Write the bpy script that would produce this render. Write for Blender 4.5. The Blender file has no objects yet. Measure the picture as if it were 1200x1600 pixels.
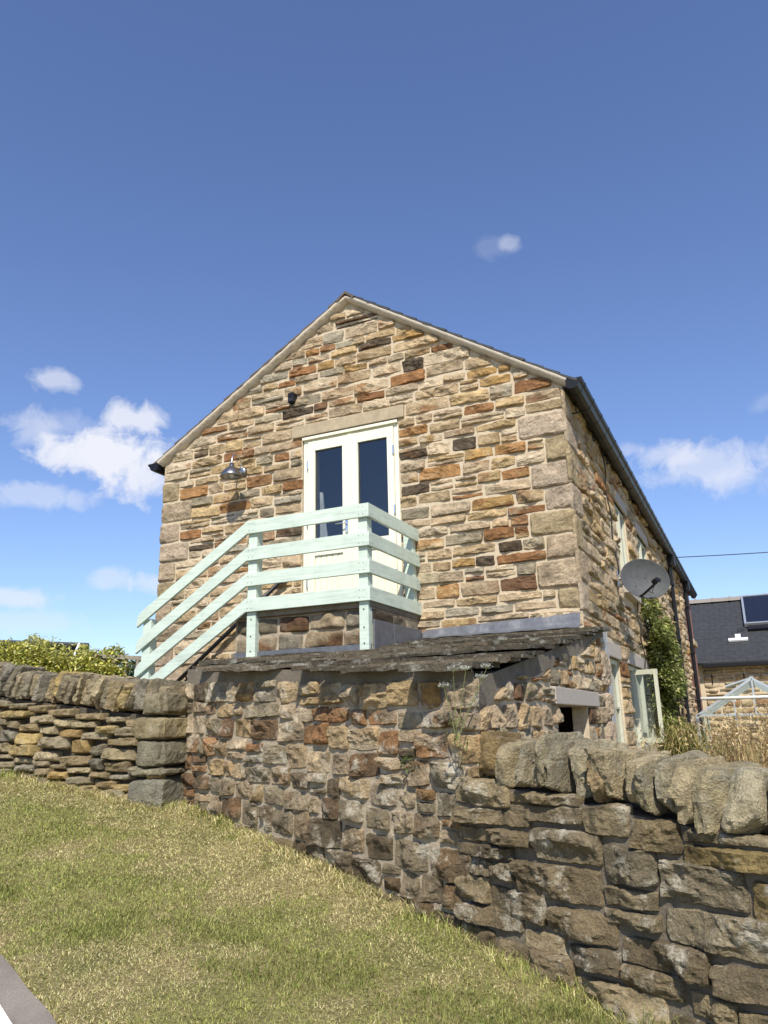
import bpy, bmesh, math, random
import numpy as np
from mathutils import Vector, Matrix

R = math.radians
scene = bpy.context.scene
col = scene.collection
random.seed(7)

# ------------------------------------------------------------------ camera
def cam_axes(yaw, pitch, roll):
    cy, sy, cp, sp = math.cos(yaw), math.sin(yaw), math.cos(pitch), math.sin(pitch)
    f = Vector((-sy*cp, cy*cp, sp)); r = Vector((cy, sy, 0)); u = r.cross(f)
    cr, sr = math.cos(roll), math.sin(roll)
    return r*cr+u*sr, u*cr-r*sr, f
CAM = Vector((6.4486, -7.2696, -1.183))
cr_, cu_, cf_ = cam_axes(.4362, .2702, -.0235)
cam_data = bpy.data.cameras.new('camera')
cam = bpy.data.objects.new('camera', cam_data); col.objects.link(cam)
cam.matrix_world = Matrix(((cr_.x, cu_.x, -cf_.x, CAM.x), (cr_.y, cu_.y, -cf_.y, CAM.y), (cr_.z, cu_.z, -cf_.z, CAM.z), (0, 0, 0, 1)))
cam_data.sensor_fit = 'VERTICAL'; cam_data.sensor_height = 36; cam_data.sensor_width = 27
cam_data.lens = 1206.34/1600*36
cam_data.clip_start = .05; cam_data.clip_end = 3000
scene.camera = cam

# ------------------------------------------------------------------ sun, sky, exposure
SUN_DIR = Vector((.43, -1, 1.15)).normalized()
sun_data = bpy.data.lights.new('sun', 'SUN'); sun_data.energy = 4.9; sun_data.angle = R(.53); sun_data.color = (1, .945, .84)
sun = bpy.data.objects.new('sun', sun_data); col.objects.link(sun)
sun.rotation_euler = SUN_DIR.to_track_quat('Z', 'Y').to_euler()

world = bpy.data.worlds.new('World'); scene.world = world; world.use_nodes = True
wt = world.node_tree
for n in list(wt.nodes): wt.nodes.remove(n)
def wn(t, **kw):
    n = wt.nodes.new(t)
    for k, v in kw.items(): setattr(n, k, v)
    return n
def wmath(op, a, b=None, clamp=False):
    n = wn('ShaderNodeMath', operation=op); n.use_clamp = clamp
    for i, v in enumerate((a, b)):
        if v is None: continue
        if isinstance(v, (int, float)): n.inputs[i].default_value = v
        else: wt.links.new(v, n.inputs[i])
    return n.outputs[0]
SKY_STRENGTH = .122
sky = wn('ShaderNodeTexSky', sky_type='NISHITA')
sky.sun_disc = False
sky.sun_elevation = math.asin(SUN_DIR.z)
sky.sun_rotation = math.atan2(SUN_DIR.x, SUN_DIR.y)
sky.altitude = 200; sky.air_density = 1.15; sky.dust_density = .2; sky.ozone_density = 5.0
tc = wn('ShaderNodeTexCoord')
nz = wn('ShaderNodeTexNoise'); nz.inputs['Scale'].default_value = 24; nz.inputs['Detail'].default_value = 9; nz.inputs['Roughness'].default_value = .64; nz.inputs['Distortion'].default_value = .35
wt.links.new(tc.outputs['Generated'], nz.inputs['Vector'])
nz2 = wn('ShaderNodeTexNoise'); nz2.inputs['Scale'].default_value = 9; nz2.inputs['Detail'].default_value = 3
wt.links.new(tc.outputs['Generated'], nz2.inputs['Vector'])
def px_dir(x, y):
    return (cf_ + cr_*((x-600)/1206.34) - cu_*((y-800)/1206.34)).normalized()
# clouds of the sky, each given by its direction, its angular half sizes and its density
CLOUDS = [(175, 712, 105, 42, 1.0), (205, 655, 48, 30, .85), (225, 745, 62, 40, .9), (110, 715, 60, 24, .8),
          (78, 596, 46, 20, .55), (55, 668, 48, 34, .42), (105, 665, 60, 30, .25), (62, 773, 72, 20, .42),
          (167, 906, 40, 20, .42), (240, 912, 34, 18, .5), (15, 933, 60, 17, .6), (45, 972, 80, 20, .3),
          (1105, 730, 95, 40, .55), (1150, 752, 70, 26, .3), (1035, 712, 60, 24, .5), (985, 703, 30, 14, .3), (1195, 628, 24, 14, .15), (797, 379, 19, 13, .30), (770, 385, 34, 18, .10)]
cmax = None
for (x, y, a, b, dens) in CLOUDS:
    d = px_dir(x, y); up = Vector((0, 0, 1)); e1 = up.cross(d).normalized(); e1 = -e1 if e1.dot(cr_) < 0 else e1; e2 = d.cross(e1)
    outs = []
    for e, s in ((e1, a), (e2, b)):
        dn = wn('ShaderNodeVectorMath', operation='DOT_PRODUCT'); dn.inputs[1].default_value = e*(1206.34/s)
        wt.links.new(tc.outputs['Generated'], dn.inputs[0]); outs.append(wmath('POWER', wmath('ABSOLUTE', dn.outputs['Value']), 2))
    front = wn('ShaderNodeVectorMath', operation='DOT_PRODUCT'); front.inputs[1].default_value = d
    wt.links.new(tc.outputs['Generated'], front.inputs[0])
    m = wmath('SUBTRACT', 1.0, wmath('SQRT', wmath('ADD', outs[0], outs[1])))
    m = wmath('ADD', m, wmath('MULTIPLY', wmath('SUBTRACT', nz.outputs['Fac'], .5), 2.3))
    m = wmath('MULTIPLY', m, 1.7, True)
    m = wmath('MULTIPLY', wmath('MULTIPLY', m, dens), wmath('GREATER_THAN', front.outputs['Value'], .5))
    cmax = m if cmax is None else wmath('SUBTRACT', wmath('ADD', cmax, m), wmath('MULTIPLY', cmax, m))
tint = wn('ShaderNodeMixRGB', blend_type='MULTIPLY'); tint.inputs[0].default_value = 1; tint.inputs[2].default_value = (.95, .95, 1.03, 1)
wt.links.new(sky.outputs[0], tint.inputs[1])
mix = wn('ShaderNodeMixRGB'); mix.inputs[2].default_value = (.72/SKY_STRENGTH, .74/SKY_STRENGTH, .82/SKY_STRENGTH, 1)
hs = wn('ShaderNodeHueSaturation'); hs.inputs['Hue'].default_value = .506; hs.inputs['Saturation'].default_value = 1.0; hs.inputs['Value'].default_value = 1.10
wt.links.new(tint.outputs[0], hs.inputs['Color'])
wt.links.new(cmax, mix.inputs[0]); wt.links.new(hs.outputs[0], mix.inputs[1])
bg = wn('ShaderNodeBackground'); bg.inputs[1].default_value = SKY_STRENGTH
wt.links.new(mix.outputs[0], bg.inputs[0])
wo = wn('ShaderNodeOutputWorld'); wt.links.new(bg.outputs[0], wo.inputs[0])

scene.view_settings.view_transform = 'Standard'; scene.view_settings.look = 'None'
scene.view_settings.exposure = .27; scene.view_settings.gamma = 1
scene.cycles.max_bounces = 6; scene.cycles.transparent_max_bounces = 12

# ------------------------------------------------------------------ noise
def _hash(x, y, z, seed):
    h = (x.astype(np.int64)*374761393 + y.astype(np.int64)*668265263 + z.astype(np.int64)*2147483647 + seed*974634541) & 0xffffffff
    h = ((h ^ (h >> 13))*1274126177) & 0xffffffff
    h = ((h ^ (h >> 15))*2246822519) & 0xffffffff
    return ((h ^ (h >> 16)) & 0xffff)/32767.5 - 1
def vnoise(p, seed=0):
    i = np.floor(p); f = p-i; f = f*f*f*(f*(f*6-15)+10); i = i.astype(np.int64)
    x, y, z = i[:, 0], i[:, 1], i[:, 2]; u, v, w = f[:, 0], f[:, 1], f[:, 2]
    def L(a, b, t): return a+(b-a)*t
    c = [[[_hash(x+a, y+b, z+c_, seed) for c_ in (0, 1)] for b in (0, 1)] for a in (0, 1)]
    return L(L(L(c[0][0][0], c[0][0][1], w), L(c[0][1][0], c[0][1][1], w), v), L(L(c[1][0][0], c[1][0][1], w), L(c[1][1][0], c[1][1][1], w), v), u)
def lnoise(p, seed=0):
    "noise with straight creases, for fractured faces"
    i = np.floor(p); f = p-i; i = i.astype(np.int64)
    x, y = i[:, 0], i[:, 1]; u, v = f[:, 0], f[:, 1]; z = np.zeros_like(x)
    a, b, c, d = _hash(x, y, z, seed), _hash(x+1, y, z, seed), _hash(x, y+1, z, seed), _hash(x+1, y+1, z, seed)
    return np.where(u+v < 1, a+(b-a)*u+(c-a)*v, d+(c-d)*(1-u)+(b-d)*(1-v))
def fbm(p, octv=3, seed=0):
    s = 0; a = 1; t = 0
    for k in range(octv):
        s = s+a*vnoise(p*(2.03**k), seed+k*17); t += a; a *= .5
    return s/t
def sstep(a, b, x):
    t = np.clip((x-a)/(b-a), 0, 1); return t*t*(3-2*t)

# ------------------------------------------------------------------ mesh accumulation
class MB:
    def __init__(s): s.v = []; s.f = []; s.c = []; s.n = 0; s.tri = []; s.smooth = False
    def add(s, v, f, c=None):
        v = np.asarray(v, float).reshape(-1, 3); off = s.n
        s.v.append(v); s.n += len(v)
        f = np.asarray(f)
        (s.f if f.shape[1] == 4 else s.tri).append(f+off)
        if c is None: c = np.ones((len(v), 3))*.5
        c = np.asarray(c, float)
        if c.ndim == 1: c = np.tile(c, (len(v), 1))
        s.c.append(c)
    def addpoly(s, v, faces, c=None):
        q = [f for f in faces if len(f) == 4]; t = [f for f in faces if len(f) == 3]
        big = [f for f in faces if len(f) > 4]
        for f in big:
            for k in range(1, len(f)-1): t.append((f[0], f[k], f[k+1]))
        off = s.n; s.add(v, np.array(q) if q else np.zeros((0, 4), int), c)
        if t: s.tri.append(np.array(t)+off)
    def box(s, lo, hi, c=None, bevel=0, mat=None):
        if bevel > 0:
            bm = bmesh.new(); bmesh.ops.create_cube(bm, size=1)
            for w in bm.verts: w.co = Vector([lo[i]+(w.co[i]+.5)*(hi[i]-lo[i]) for i in range(3)])
            bmesh.ops.bevel(bm, geom=bm.edges[:], offset=bevel, segments=2, affect='EDGES', profile=.6)
            s.bm(bm, c, mat); return
        x0, y0, z0 = lo; x1, y1, z1 = hi
        v = np.array([(x0, y0, z0), (x1, y0, z0), (x1, y1, z0), (x0, y1, z0), (x0, y0, z1), (x1, y0, z1), (x1, y1, z1), (x0, y1, z1)], float)
        if mat is not None: v = np.array([mat @ Vector(p) for p in v])
        s.add(v, [(0, 3, 2, 1), (4, 5, 6, 7), (0, 1, 5, 4), (1, 2, 6, 5), (2, 3, 7, 6), (3, 0, 4, 7)], c)
    def bm(s, bm, c=None, mat=None):
        bm.verts.ensure_lookup_table(); bm.verts.index_update()
        v = [(mat @ w.co if mat is not None else w.co)[:] for w in bm.verts]
        s.addpoly(v, [[w.index for w in f.verts] for f in bm.faces], c); bm.free()
    def bar(s, p, q, w, h, c=None, bevel=0, up=(0, 0, 1)):
        p, q = Vector(p), Vector(q); d = q-p; L = d.length; d.normalize(); up = Vector(up)
        x = d.cross(up).normalized(); z = x.cross(d)
        M = Matrix(((x.x, d.x, z.x, p.x), (x.y, d.y, z.y, p.y), (x.z, d.z, z.z, p.z), (0, 0, 0, 1)))
        s.box((-w/2, 0, -h/2), (w/2, L, h/2), c, bevel, M)
    def tube(s, pts, r, n=8, c=None, cap=True):
        pts = [Vector(p) for p in pts]; rr = r if isinstance(r, (list, tuple)) else [r]*len(pts)
        V = []; F = []; prev = None
        for i, p in enumerate(pts):
            d = (pts[min(i+1, len(pts)-1)]-pts[max(i-1, 0)]).normalized()
            a = prev if prev is not None else (Vector((0, 0, 1)) if abs(d.z) < .9 else Vector((1, 0, 0)))
            x = (a-d*a.dot(d)).normalized(); y = d.cross(x); prev = x
            for k in range(n):
                t = 2*math.pi*k/n; V.append((p+(x*math.cos(t)+y*math.sin(t))*rr[i])[:])
        for i in range(len(pts)-1):
            for k in range(n): F.append((i*n+k, i*n+(k+1) % n, (i+1)*n+(k+1) % n, (i+1)*n+k))
        if cap:
            F.append(tuple(range(n))[::-1]); F.append(tuple(range((len(pts)-1)*n, len(pts)*n)))
        s.addpoly(V, F, c)
    def lathe(s, prof, M, n=32, c=None):
        V = []; F = []
        for (r, z) in prof:
            for k in range(n):
                t = 2*math.pi*k/n; V.append((M @ Vector((r*math.cos(t), r*math.sin(t), z)))[:])
        for i in range(len(prof)-1):
            for k in range(n): F.append((i*n+k, i*n+(k+1) % n, (i+1)*n+(k+1) % n, (i+1)*n+k))
        s.addpoly(V, F, c)
    def prism(s, poly, axis, a, b, c=None):
        # poly in the two other axes (ordered), extruded along axis from a to b
        n = len(poly); V = []
        for t in (a, b):
            for (p, q) in poly:
                V.append((t, p, q) if axis == 0 else (p, t, q) if axis == 1 else (p, q, t))
        F = [tuple(range(n))[::-1], tuple(range(n, 2*n))]+[(k, (k+1) % n, n+(k+1) % n, n+k) for k in range(n)]
        me = bmesh.new(); vs = [me.verts.new(p) for p in V]
        for f in F: me.faces.new([vs[i] for i in f])
        bmesh.ops.recalc_face_normals(me, faces=me.faces[:]); bmesh.ops.triangulate(me, faces=[f for f in me.faces if len(f.verts) > 4])
        s.bm(me, c)
    def build(s, name, mat, parent=None, smooth=False, **tags):
        v = np.concatenate(s.v); c = np.concatenate(s.c)
        q = np.concatenate(s.f) if s.f else np.zeros((0, 4), int); t = np.concatenate(s.tri) if s.tri else np.zeros((0, 3), int)
        me = bpy.data.meshes.new(name)
        me.vertices.add(len(v)); me.vertices.foreach_set('co', v.astype(np.float32).ravel())
        li = np.concatenate([q.ravel(), t.ravel()]).astype(np.int32)
        me.loops.add(len(li)); me.loops.foreach_set('vertex_index', li)
        me.polygons.add(len(q)+len(t))
        ls = np.concatenate([np.arange(len(q))*4, len(q)*4+np.arange(len(t))*3]).astype(np.int32)
        me.polygons.foreach_set('loop_start', ls)
        me.polygons.foreach_set('use_smooth', np.full(len(ls), bool(smooth)))
        me.update(calc_edges=True); me.validate()
        at = me.color_attributes.new('Col', 'FLOAT_COLOR', 'POINT')
        at.data.foreach_set('color', np.concatenate([c, np.ones((len(c), 1))], 1).astype(np.float32).ravel())
        if mat: me.materials.append(mat)
        o = bpy.data.objects.new(name, me); col.objects.link(o)
        if parent is not None: o.parent = parent
        tag(o, **tags)
        return o
def tag(o, label=None, cat=None, group=None, kind=None):
    if label: o['label'] = label
    if cat: o['category'] = cat
    if group: o['group'] = group
    if kind: o['kind'] = kind
def empty(name, loc, label, cat, group=None):
    o = bpy.data.objects.new(name, None); col.objects.link(o); o.location = loc; o.empty_display_size = .2
    tag(o, label, cat, group); return o
def adopt(o, parent):
    "parents keeping world coordinates (parents are only translated)"
    o.parent = parent; off = Vector(parent.location); p = parent.parent
    while p is not None: off += p.location; p = p.parent
    o.location = o.location-off
    return o
def part(mb, name, mat, parent, smooth=False, label=None):
    o = mb.build(name, mat, None, smooth, label=label); return adopt(o, parent)

# ------------------------------------------------------------------ materials
def mat_new(name):
    m = bpy.data.materials.new(name); m.use_nodes = True
    return m, m.node_tree, m.node_tree.nodes['Principled BSDF']
def N(t, typ, **kw):
    n = t.nodes.new(typ)
    for k, v in kw.items(): setattr(n, k, v)
    return n
def noise_node(t, scale, detail=5, rough=.6, vec=None):
    n = N(t, 'ShaderNodeTexNoise'); n.inputs['Scale'].default_value = scale; n.inputs['Detail'].default_value = detail; n.inputs['Roughness'].default_value = rough
    if vec is not None: t.links.new(vec, n.inputs['Vector'])
    return n
def ramp(t, src, stops):
    r = N(t, 'ShaderNodeValToRGB'); t.links.new(src, r.inputs[0])
    el = r.color_ramp.elements
    while len(el) < len(stops): el.new(.5)
    for e, (p, c) in zip(el, stops):
        e.position = p; e.color = (c, c, c, 1) if isinstance(c, (int, float)) else (*c, 1)
    return r.outputs[0]
def mixc(t, fac, a, b, mode='MIX'):
    n = N(t, 'ShaderNodeMixRGB', blend_type=mode)
    for i, v in enumerate((fac, a, b)):
        if isinstance(v, (int, float)): n.inputs[i].default_value = v
        elif isinstance(v, tuple): n.inputs[i].default_value = (*v, 1)
        else: t.links.new(v, n.inputs[i])
    return n.outputs[0]
def bump(t, b, src, strength, dist):
    n = N(t, 'ShaderNodeBump'); n.inputs['Strength'].default_value = strength; n.inputs['Distance'].default_value = dist
    t.links.new(src, n.inputs['Height']); t.links.new(n.outputs[0], b.inputs['Normal'])
def stone_mat(name, lichen=(.5, .48, .4), lich_amt=.0, dark=(.05, .042, .03), dark_amt=.35, lich_scale=7, grain=1.0, dscale=3.1):
    m, t, b = mat_new(name)
    at = N(t, 'ShaderNodeAttribute', attribute_name='Col'); pos = N(t, 'ShaderNodeNewGeometry').outputs['Position']
    g1 = noise_node(t, 90, 4, .7, pos); g2 = noise_node(t, 14, 6, .65, pos); g3 = noise_node(t, lich_scale, 8, .72, pos)
    g4 = noise_node(t, dscale, 8, .72, pos)
    c = mixc(t, 1.0, at.outputs['Color'], ramp(t, g1.outputs['Fac'], [(.25, .62), (.5, 1.0), (.75, 1.28)]), 'MULTIPLY')
    c = mixc(t, .8, c, ramp(t, g2.outputs['Fac'], [(.3, .64), (.5, 1.0), (.7, 1.34)]), 'MULTIPLY')
    dm = ramp(t, g4.outputs['Fac'], [(.5, 0.), (.68, dark_amt)])
    c = mixc(t, dm, c, dark)
    if lich_amt > 0: c = mixc(t, ramp(t, g3.outputs['Fac'], [(.54, 0.), (.64, lich_amt)]), c, lichen)
    t.links.new(c, b.inputs['Base Color']); b.inputs['Roughness'].default_value = .92; b.inputs['Specular IOR Level'].default_value = .2
    h = N(t, 'ShaderNodeMath', operation='ADD'); t.links.new(g1.outputs['Fac'], h.inputs[0])
    k = N(t, 'ShaderNodeMath', operation='MULTIPLY'); k.inputs[1].default_value = 1.6; t.links.new(g2.outputs['Fac'], k.inputs[0]); t.links.new(k.outputs[0], h.inputs[1])
    bump(t, b, h.outputs[0], .9*grain, .018)
    return m
def simple_mat(name, colr, rough=.6, metal=0, var=.0, scale=30, bmp=0, bscale=60, spec=.5):
    m, t, b = mat_new(name)
    b.inputs['Roughness'].default_value = rough; b.inputs['Metallic'].default_value = metal; b.inputs['Specular IOR Level'].default_value = spec
    pos = N(t, 'ShaderNodeNewGeometry').outputs['Position']
    n = noise_node(t, scale, 6, .65, pos)
    c = mixc(t, 1.0, colr, ramp(t, n.outputs['Fac'], [(.25, 1-var), (.75, 1+var)]), 'MULTIPLY')
    t.links.new(c, b.inputs['Base Color'])
    if bmp: bump(t, b, noise_node(t, bscale, 5, .6, pos).outputs['Fac'], bmp, .01)
    return m
def attr_mat(name, rough=.6, spec=.3, trans=0, var=.15, scale=60):
    m, t, b = mat_new(name)
    at = N(t, 'ShaderNodeAttribute', attribute_name='Col'); pos = N(t, 'ShaderNodeNewGeometry').outputs['Position']
    c = mixc(t, 1.0, at.outputs['Color'], ramp(t, noise_node(t, scale, 3, .6, pos).outputs['Fac'], [(.3, 1-var), (.7, 1+var)]), 'MULTIPLY')
    t.links.new(c, b.inputs['Base Color']); b.inputs['Roughness'].default_value = rough; b.inputs['Specular IOR Level'].default_value = spec
    if trans:
        tr = N(t, 'ShaderNodeBsdfTranslucent'); t.links.new(c, tr.inputs['Color'])
        mx = N(t, 'ShaderNodeMixShader'); mx.inputs[0].default_value = trans
        t.links.new(b.outputs[0], mx.inputs[1]); t.links.new(tr.outputs[0], mx.inputs[2]); t.links.new(mx.outputs[0], t.nodes['Material Output'].inputs[0])
    return m
def wood_paint(name, colr):
    m, t, b = mat_new(name); pos = N(t, 'ShaderNodeNewGeometry').outputs['Position']
    mp = N(t, 'ShaderNodeMapping'); t.links.new(pos, mp.inputs[0]); mp.inputs['Scale'].default_value = (2.2, 2.2, 38); mp.inputs['Rotation'].default_value = (0, R(-6), 0)
    g = noise_node(t, 1.4, 6, .65, mp.outputs[0]); f = noise_node(t, 5, 5, .6, pos); k = noise_node(t, 26, 2, .5, pos)
    c = mixc(t, 1.0, colr, ramp(t, g.outputs['Fac'], [(.3, .80), (.5, 1.0), (.7, 1.05)]), 'MULTIPLY')
    c = mixc(t, 1.0, c, ramp(t, f.outputs['Fac'], [(.3, .88), (.7, 1.05)]), 'MULTIPLY')
    c = mixc(t, ramp(t, noise_node(t, 3.3, 8, .75, pos).outputs['Fac'], [(.58, 0.), (.72, .45)]), c, (.36, .42, .33))
    c = mixc(t, ramp(t, k.outputs['Fac'], [(.70, 0.), (.76, .4)]), c, (.28, .3, .27))
    t.links.new(c, b.inputs['Base Color']); b.inputs['Roughness'].default_value = .55; b.inputs['Specular IOR Level'].default_value = .35
    bump(t, b, g.outputs['Fac'], .35, .008)
    return m
def glass_mat(name, tint=(.93, .96, .97), refl=1.0):
    m, t, b = mat_new(name); t.nodes.remove(b)
    tr = N(t, 'ShaderNodeBsdfTransparent'); tr.inputs[0].default_value = (*tint, 1)
    gl = N(t, 'ShaderNodeBsdfGlossy'); gl.inputs['Roughness'].default_value = .01
    lw = N(t, 'ShaderNodeLayerWeight'); lw.inputs[0].default_value = .5
    pw = N(t, 'ShaderNodeMath', operation='POWER'); pw.inputs[1].default_value = 4; t.links.new(lw.outputs['Facing'], pw.inputs[0])
    ml = N(t, 'ShaderNodeMath', operation='MULTIPLY_ADD'); ml.inputs[1].default_value = .9*refl; ml.inputs[2].default_value = .075*refl; ml.use_clamp = True; t.links.new(pw.outputs[0], ml.inputs[0])
    mx = N(t, 'ShaderNodeMixShader'); t.links.new(ml.outputs[0], mx.inputs[0]); t.links.new(tr.outputs[0], mx.inputs[1]); t.links.new(gl.outputs[0], mx.inputs[2])
    t.links.new(mx.outputs[0], t.nodes['Material Output'].inputs[0])
    return m
M_STONE = stone_mat('gritstone_masonry', dark_amt=.16, lich_amt=.25, lichen=(.45, .4, .3))
M_QUOIN = stone_mat('dressed_gritstone', dark_amt=.15, grain=1.2)
M_OLD = stone_mat('weathered_walling', lichen=(.58, .53, .42), lich_amt=.72, dark=(.03, .025, .017), dark_amt=.78, lich_scale=6, dscale=3.6)
M_DRY = stone_mat('drystone_walling', lichen=(.40, .37, .27), lich_amt=.35, dark_amt=.3, lich_scale=9)
M_COPE = stone_mat('coping_stone', lichen=(.42, .41, .33), lich_amt=.5, dark=(.1, .095, .04), dark_amt=.25, lich_scale=11, grain=1.5)
M_SLATE = stone_mat('stone_slate', lichen=(.45, .44, .38), lich_amt=.55, dark_amt=.4, lich_scale=8)
M_MORTAR = simple_mat('lime_mortar', (.57, .47, .33), .95, 0, .2, 22, .9, 110)
M_MORTAR_G = simple_mat('grey_lime_mortar', (.37, .305, .215), .95, 0, .4, 12, .9, 90)
M_MORTAR_D = simple_mat('dirty_mortar', (.165, .136, .096), .95, 0, .5, 9, .9, 80)
M_CORE = simple_mat('wall_hearting', (.075, .062, .045), 1, 0, .4, 20)
M_RENDER = simple_mat('grey_render', (.165, .138, .10), .95, 0, .35, 9, .8, 70)
M_DARK = simple_mat('dark_backing', (.03, .026, .02), 1, 0, .4, 20)  # near-black backing: shade colour behind the opening, also under the slates
M_LINTEL = simple_mat('sawn_stone', (.40, .32, .21), .85, 0, .22, 11, .4, 120)
M_LINTEL_P = simple_mat('concrete_lintel', (.44, .385, .33), .85, 0, .12, 20, .3, 160)
M_MINT = wood_paint('mint_paint', (.575, .665, .565))
M_CREAM = simple_mat('cream_paint', (.80, .775, .60), .4, 0, .03, 40)
M_SAGE = simple_mat('sage_paint', (.52, .515, .40), .45, 0, .05, 40)
M_VERGE = simple_mat('verge_mortar', (.66, .57, .45), .9, 0, .12, 14, .5, 90)
M_BLACK = simple_mat('black_plastic', (.012, .012, .014), .38, 0, .1, spec=.25)
M_STEEL = simple_mat('brushed_steel', (.34, .33, .32), .32, 1.0, .12, 30)
M_CHROME = simple_mat('satin_chrome', (.75, .76, .78), .22, 1.0, .05, 30)
M_LEAD = simple_mat('lead_sheet', (.125, .13, .145), .48, .2, .35, 16, .3, 40)
M_GREYMET = simple_mat('dark_grey_metal', (.06, .064, .068), .7, .0, .3, 16)
M_ALU = simple_mat('aluminium', (.6, .62, .63), .38, .7, .08)
M_WHITE = simple_mat('white_plastic', (.78, .78, .76), .5, 0, .05)
M_NAVY = simple_mat('solar_absorber', (.014, .018, .034), .25, 0, .15, 4, spec=.15)
M_ROOFSL = simple_mat('roof_slate', (.036, .038, .041), .62, 0, .3, 7, .4, 30)
M_BROWNSL = simple_mat('brown_roof_slate', (.10, .075, .055), .8, 0, .4, 9, .4, 30)
M_INT = simple_mat('unlit_interior', (.06, .06, .065), .9)
M_CURT = simple_mat('curtain_cloth', (.30, .30, .29), .9, 0, .05)
M_GLASS = glass_mat('window_glass')
M_GHGLASS = glass_mat('greenhouse_glass', (.9, .95, .93), .8)
M_LEAF = attr_mat('leaf', .55, .3, .25)
M_GRASS = attr_mat('grass_blade', .6, .25, .2, .1)
M_WOODOLD = simple_mat('weathered_timber', (.26, .23, .18), .9, 0, .3, 30, .5, 60)
M_BARK = simple_mat('bark', (.12, .09, .06), .95, 0, .3, 40)
M_CABLE = simple_mat('cable', (.015, .014, .014), .6)
M_PLASTER_W = M_WHITE

# ------------------------------------------------------------------ masonry
rng = np.random.default_rng(11)
BEIGE = [(.51, .38, .23), (.47, .355, .225), (.54, .425, .28), (.46, .34, .195), (.42, .325, .215), (.56, .45, .305), (.49, .35, .18)]
GREY = [(.37, .305, .2), (.31, .26, .175), (.27, .225, .155), (.40, .345, .25)]
RUST = [(.31, .155, .065), (.37, .20, .08), (.25, .125, .055), (.33, .18, .085), (.42, .26, .10)]
DARK = [(.15, .09, .05), (.12, .088, .058), (.18, .10, .055), (.11, .082, .055)]
def pick(weights):
    pools = [BEIGE, GREY, RUST, DARK]; k = rng.choice(4, p=np.array(weights)/sum(weights)); P = pools[k]
    c = np.array(P[rng.integers(len(P))])*rng.uniform(.85, 1.15)
    other = pools[[2, 0, 0, 2][k] if rng.random() < .6 else k]; c2 = np.array(other[rng.integers(len(other))])*rng.uniform(.8, 1.1)
    return c, c2
SEED = [100]
def stone(acc, O, U, V, Nn, u, v, w, h, res, depth=.02, rock=1.0, c=(.4, .3, .2), c2=None, er=.022, jit=.12, roundp=7, sink=.014, clip=None, tool=0, warp=1.0):
    SEED[0] += 1; sd = SEED[0]
    def axis(L):
        n = max(3, int(L/res)); t = np.linspace(-1, 1, n+1)
        e = min(.35, .45*er/L*2)
        return np.unique(np.concatenate([t, [-1+e*.4, 1-e*.4, -1+e, 1-e]]))
    a_, b_ = axis(w), axis(h)
    A, B = np.meshgrid(a_, b_); nb, na = A.shape
    A = A.ravel(); B = B.ravel()
    m = np.maximum(np.abs(A), np.abs(B)); r = (np.abs(A)**roundp+np.abs(B)**roundp)**(1/roundp)
    fac = np.where(r > 0, m/np.maximum(r, 1e-9), 1); AA, BB = A*fac, B*fac
    cj = rng.uniform(-1, 1, (4, 2))*jit*min(w, h)
    wa, wb = (AA+1)/2, (BB+1)/2
    pu = u+w*wa; pv = v+h*wb
    for k, (s1, s2) in enumerate(((1-wa, 1-wb), (wa, 1-wb), (1-wa, wb), (wa, wb))):
        pu = pu+s1*s2*cj[k, 0]; pv = pv+s1*s2*cj[k, 1]
    P3 = np.stack([pu, pv, np.full_like(pu, sd*3.7)], 1)
    pu = pu+warp*.007*fbm(P3*14, 2, sd)+warp*.004*fbm(P3*45, 2, sd+1); pv = pv+warp*.006*fbm(P3*14, 2, sd+5)+warp*.004*fbm(P3*45, 2, sd+6)
    d = np.minimum((1-np.abs(A))*w/2, (1-np.abs(B))*h/2)
    prof = 1-(1-np.clip(d/er, 0, 1))**2.2
    f = np.full(len(pu), 9.)
    for k in range(rng.integers(3, 6)):
        th = rng.uniform(0, 2*math.pi); sl = rng.uniform(.05, .55); cu = u+w*rng.uniform(.15, .85); cv = v+h*rng.uniform(.2, .8)
        f = np.minimum(f, sl*(math.cos(th)*(pu-cu)+math.sin(th)*1.4*(pv-cv))+rng.uniform(0, .012))
    f = np.clip(f-np.median(f), -.025, .02)
    f = f+.010*fbm(P3*np.array([9, 17, 1]), 3, sd+9)-.010*np.abs(fbm(P3*np.array([17, 32, 1]), 3, sd+11))+.006*np.abs(fbm(P3*np.array([40, 60, 1]), 2, sd+13))
    ra_ = rng.uniform(0, 6.28); Q = np.stack([pu*math.cos(ra_)-pv*math.sin(ra_)*1.5, pu*math.sin(ra_)+pv*math.cos(ra_)*1.5], 1)
    f = f+.011*lnoise(Q*15+sd*.37, sd)+.006*lnoise(Q[:, ::-1]*36+sd*.71, sd+1)
    face = depth+f*rock; lo_ = .35*depth; face = lo_+.5*((face-lo_)+np.sqrt((face-lo_)**2+.00006))
    hgt = -sink+prof*(sink+face)
    if tool: hgt = hgt+prof*tool*fbm(P3*np.array([60, 60, 1]), 2, sd+3)
    if clip is not None: pv = clip(pu, pv)
    P = np.asarray(O)+pu[:, None]*np.asarray(U)+pv[:, None]*np.asarray(V)+hgt[:, None]*np.asarray(Nn)
    i = np.arange(na*nb).reshape(nb, na)
    F = np.stack([i[:-1, :-1], i[:-1, 1:], i[1:, 1:], i[1:, :-1]], -1).reshape(-1, 4)
    c = np.asarray(c); C = np.tile(c, (len(pu), 1))
    if c2 is not None:
        t = sstep(.05, .45, fbm(P3*np.array([5, 9, 1]), 3, sd+21))[:, None]*rng.uniform(.2, 1); C = C*(1-t)+np.asarray(c2)*t
    C = C*(1+.22*fbm(P3*11, 2, sd+31))[:, None]
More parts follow.
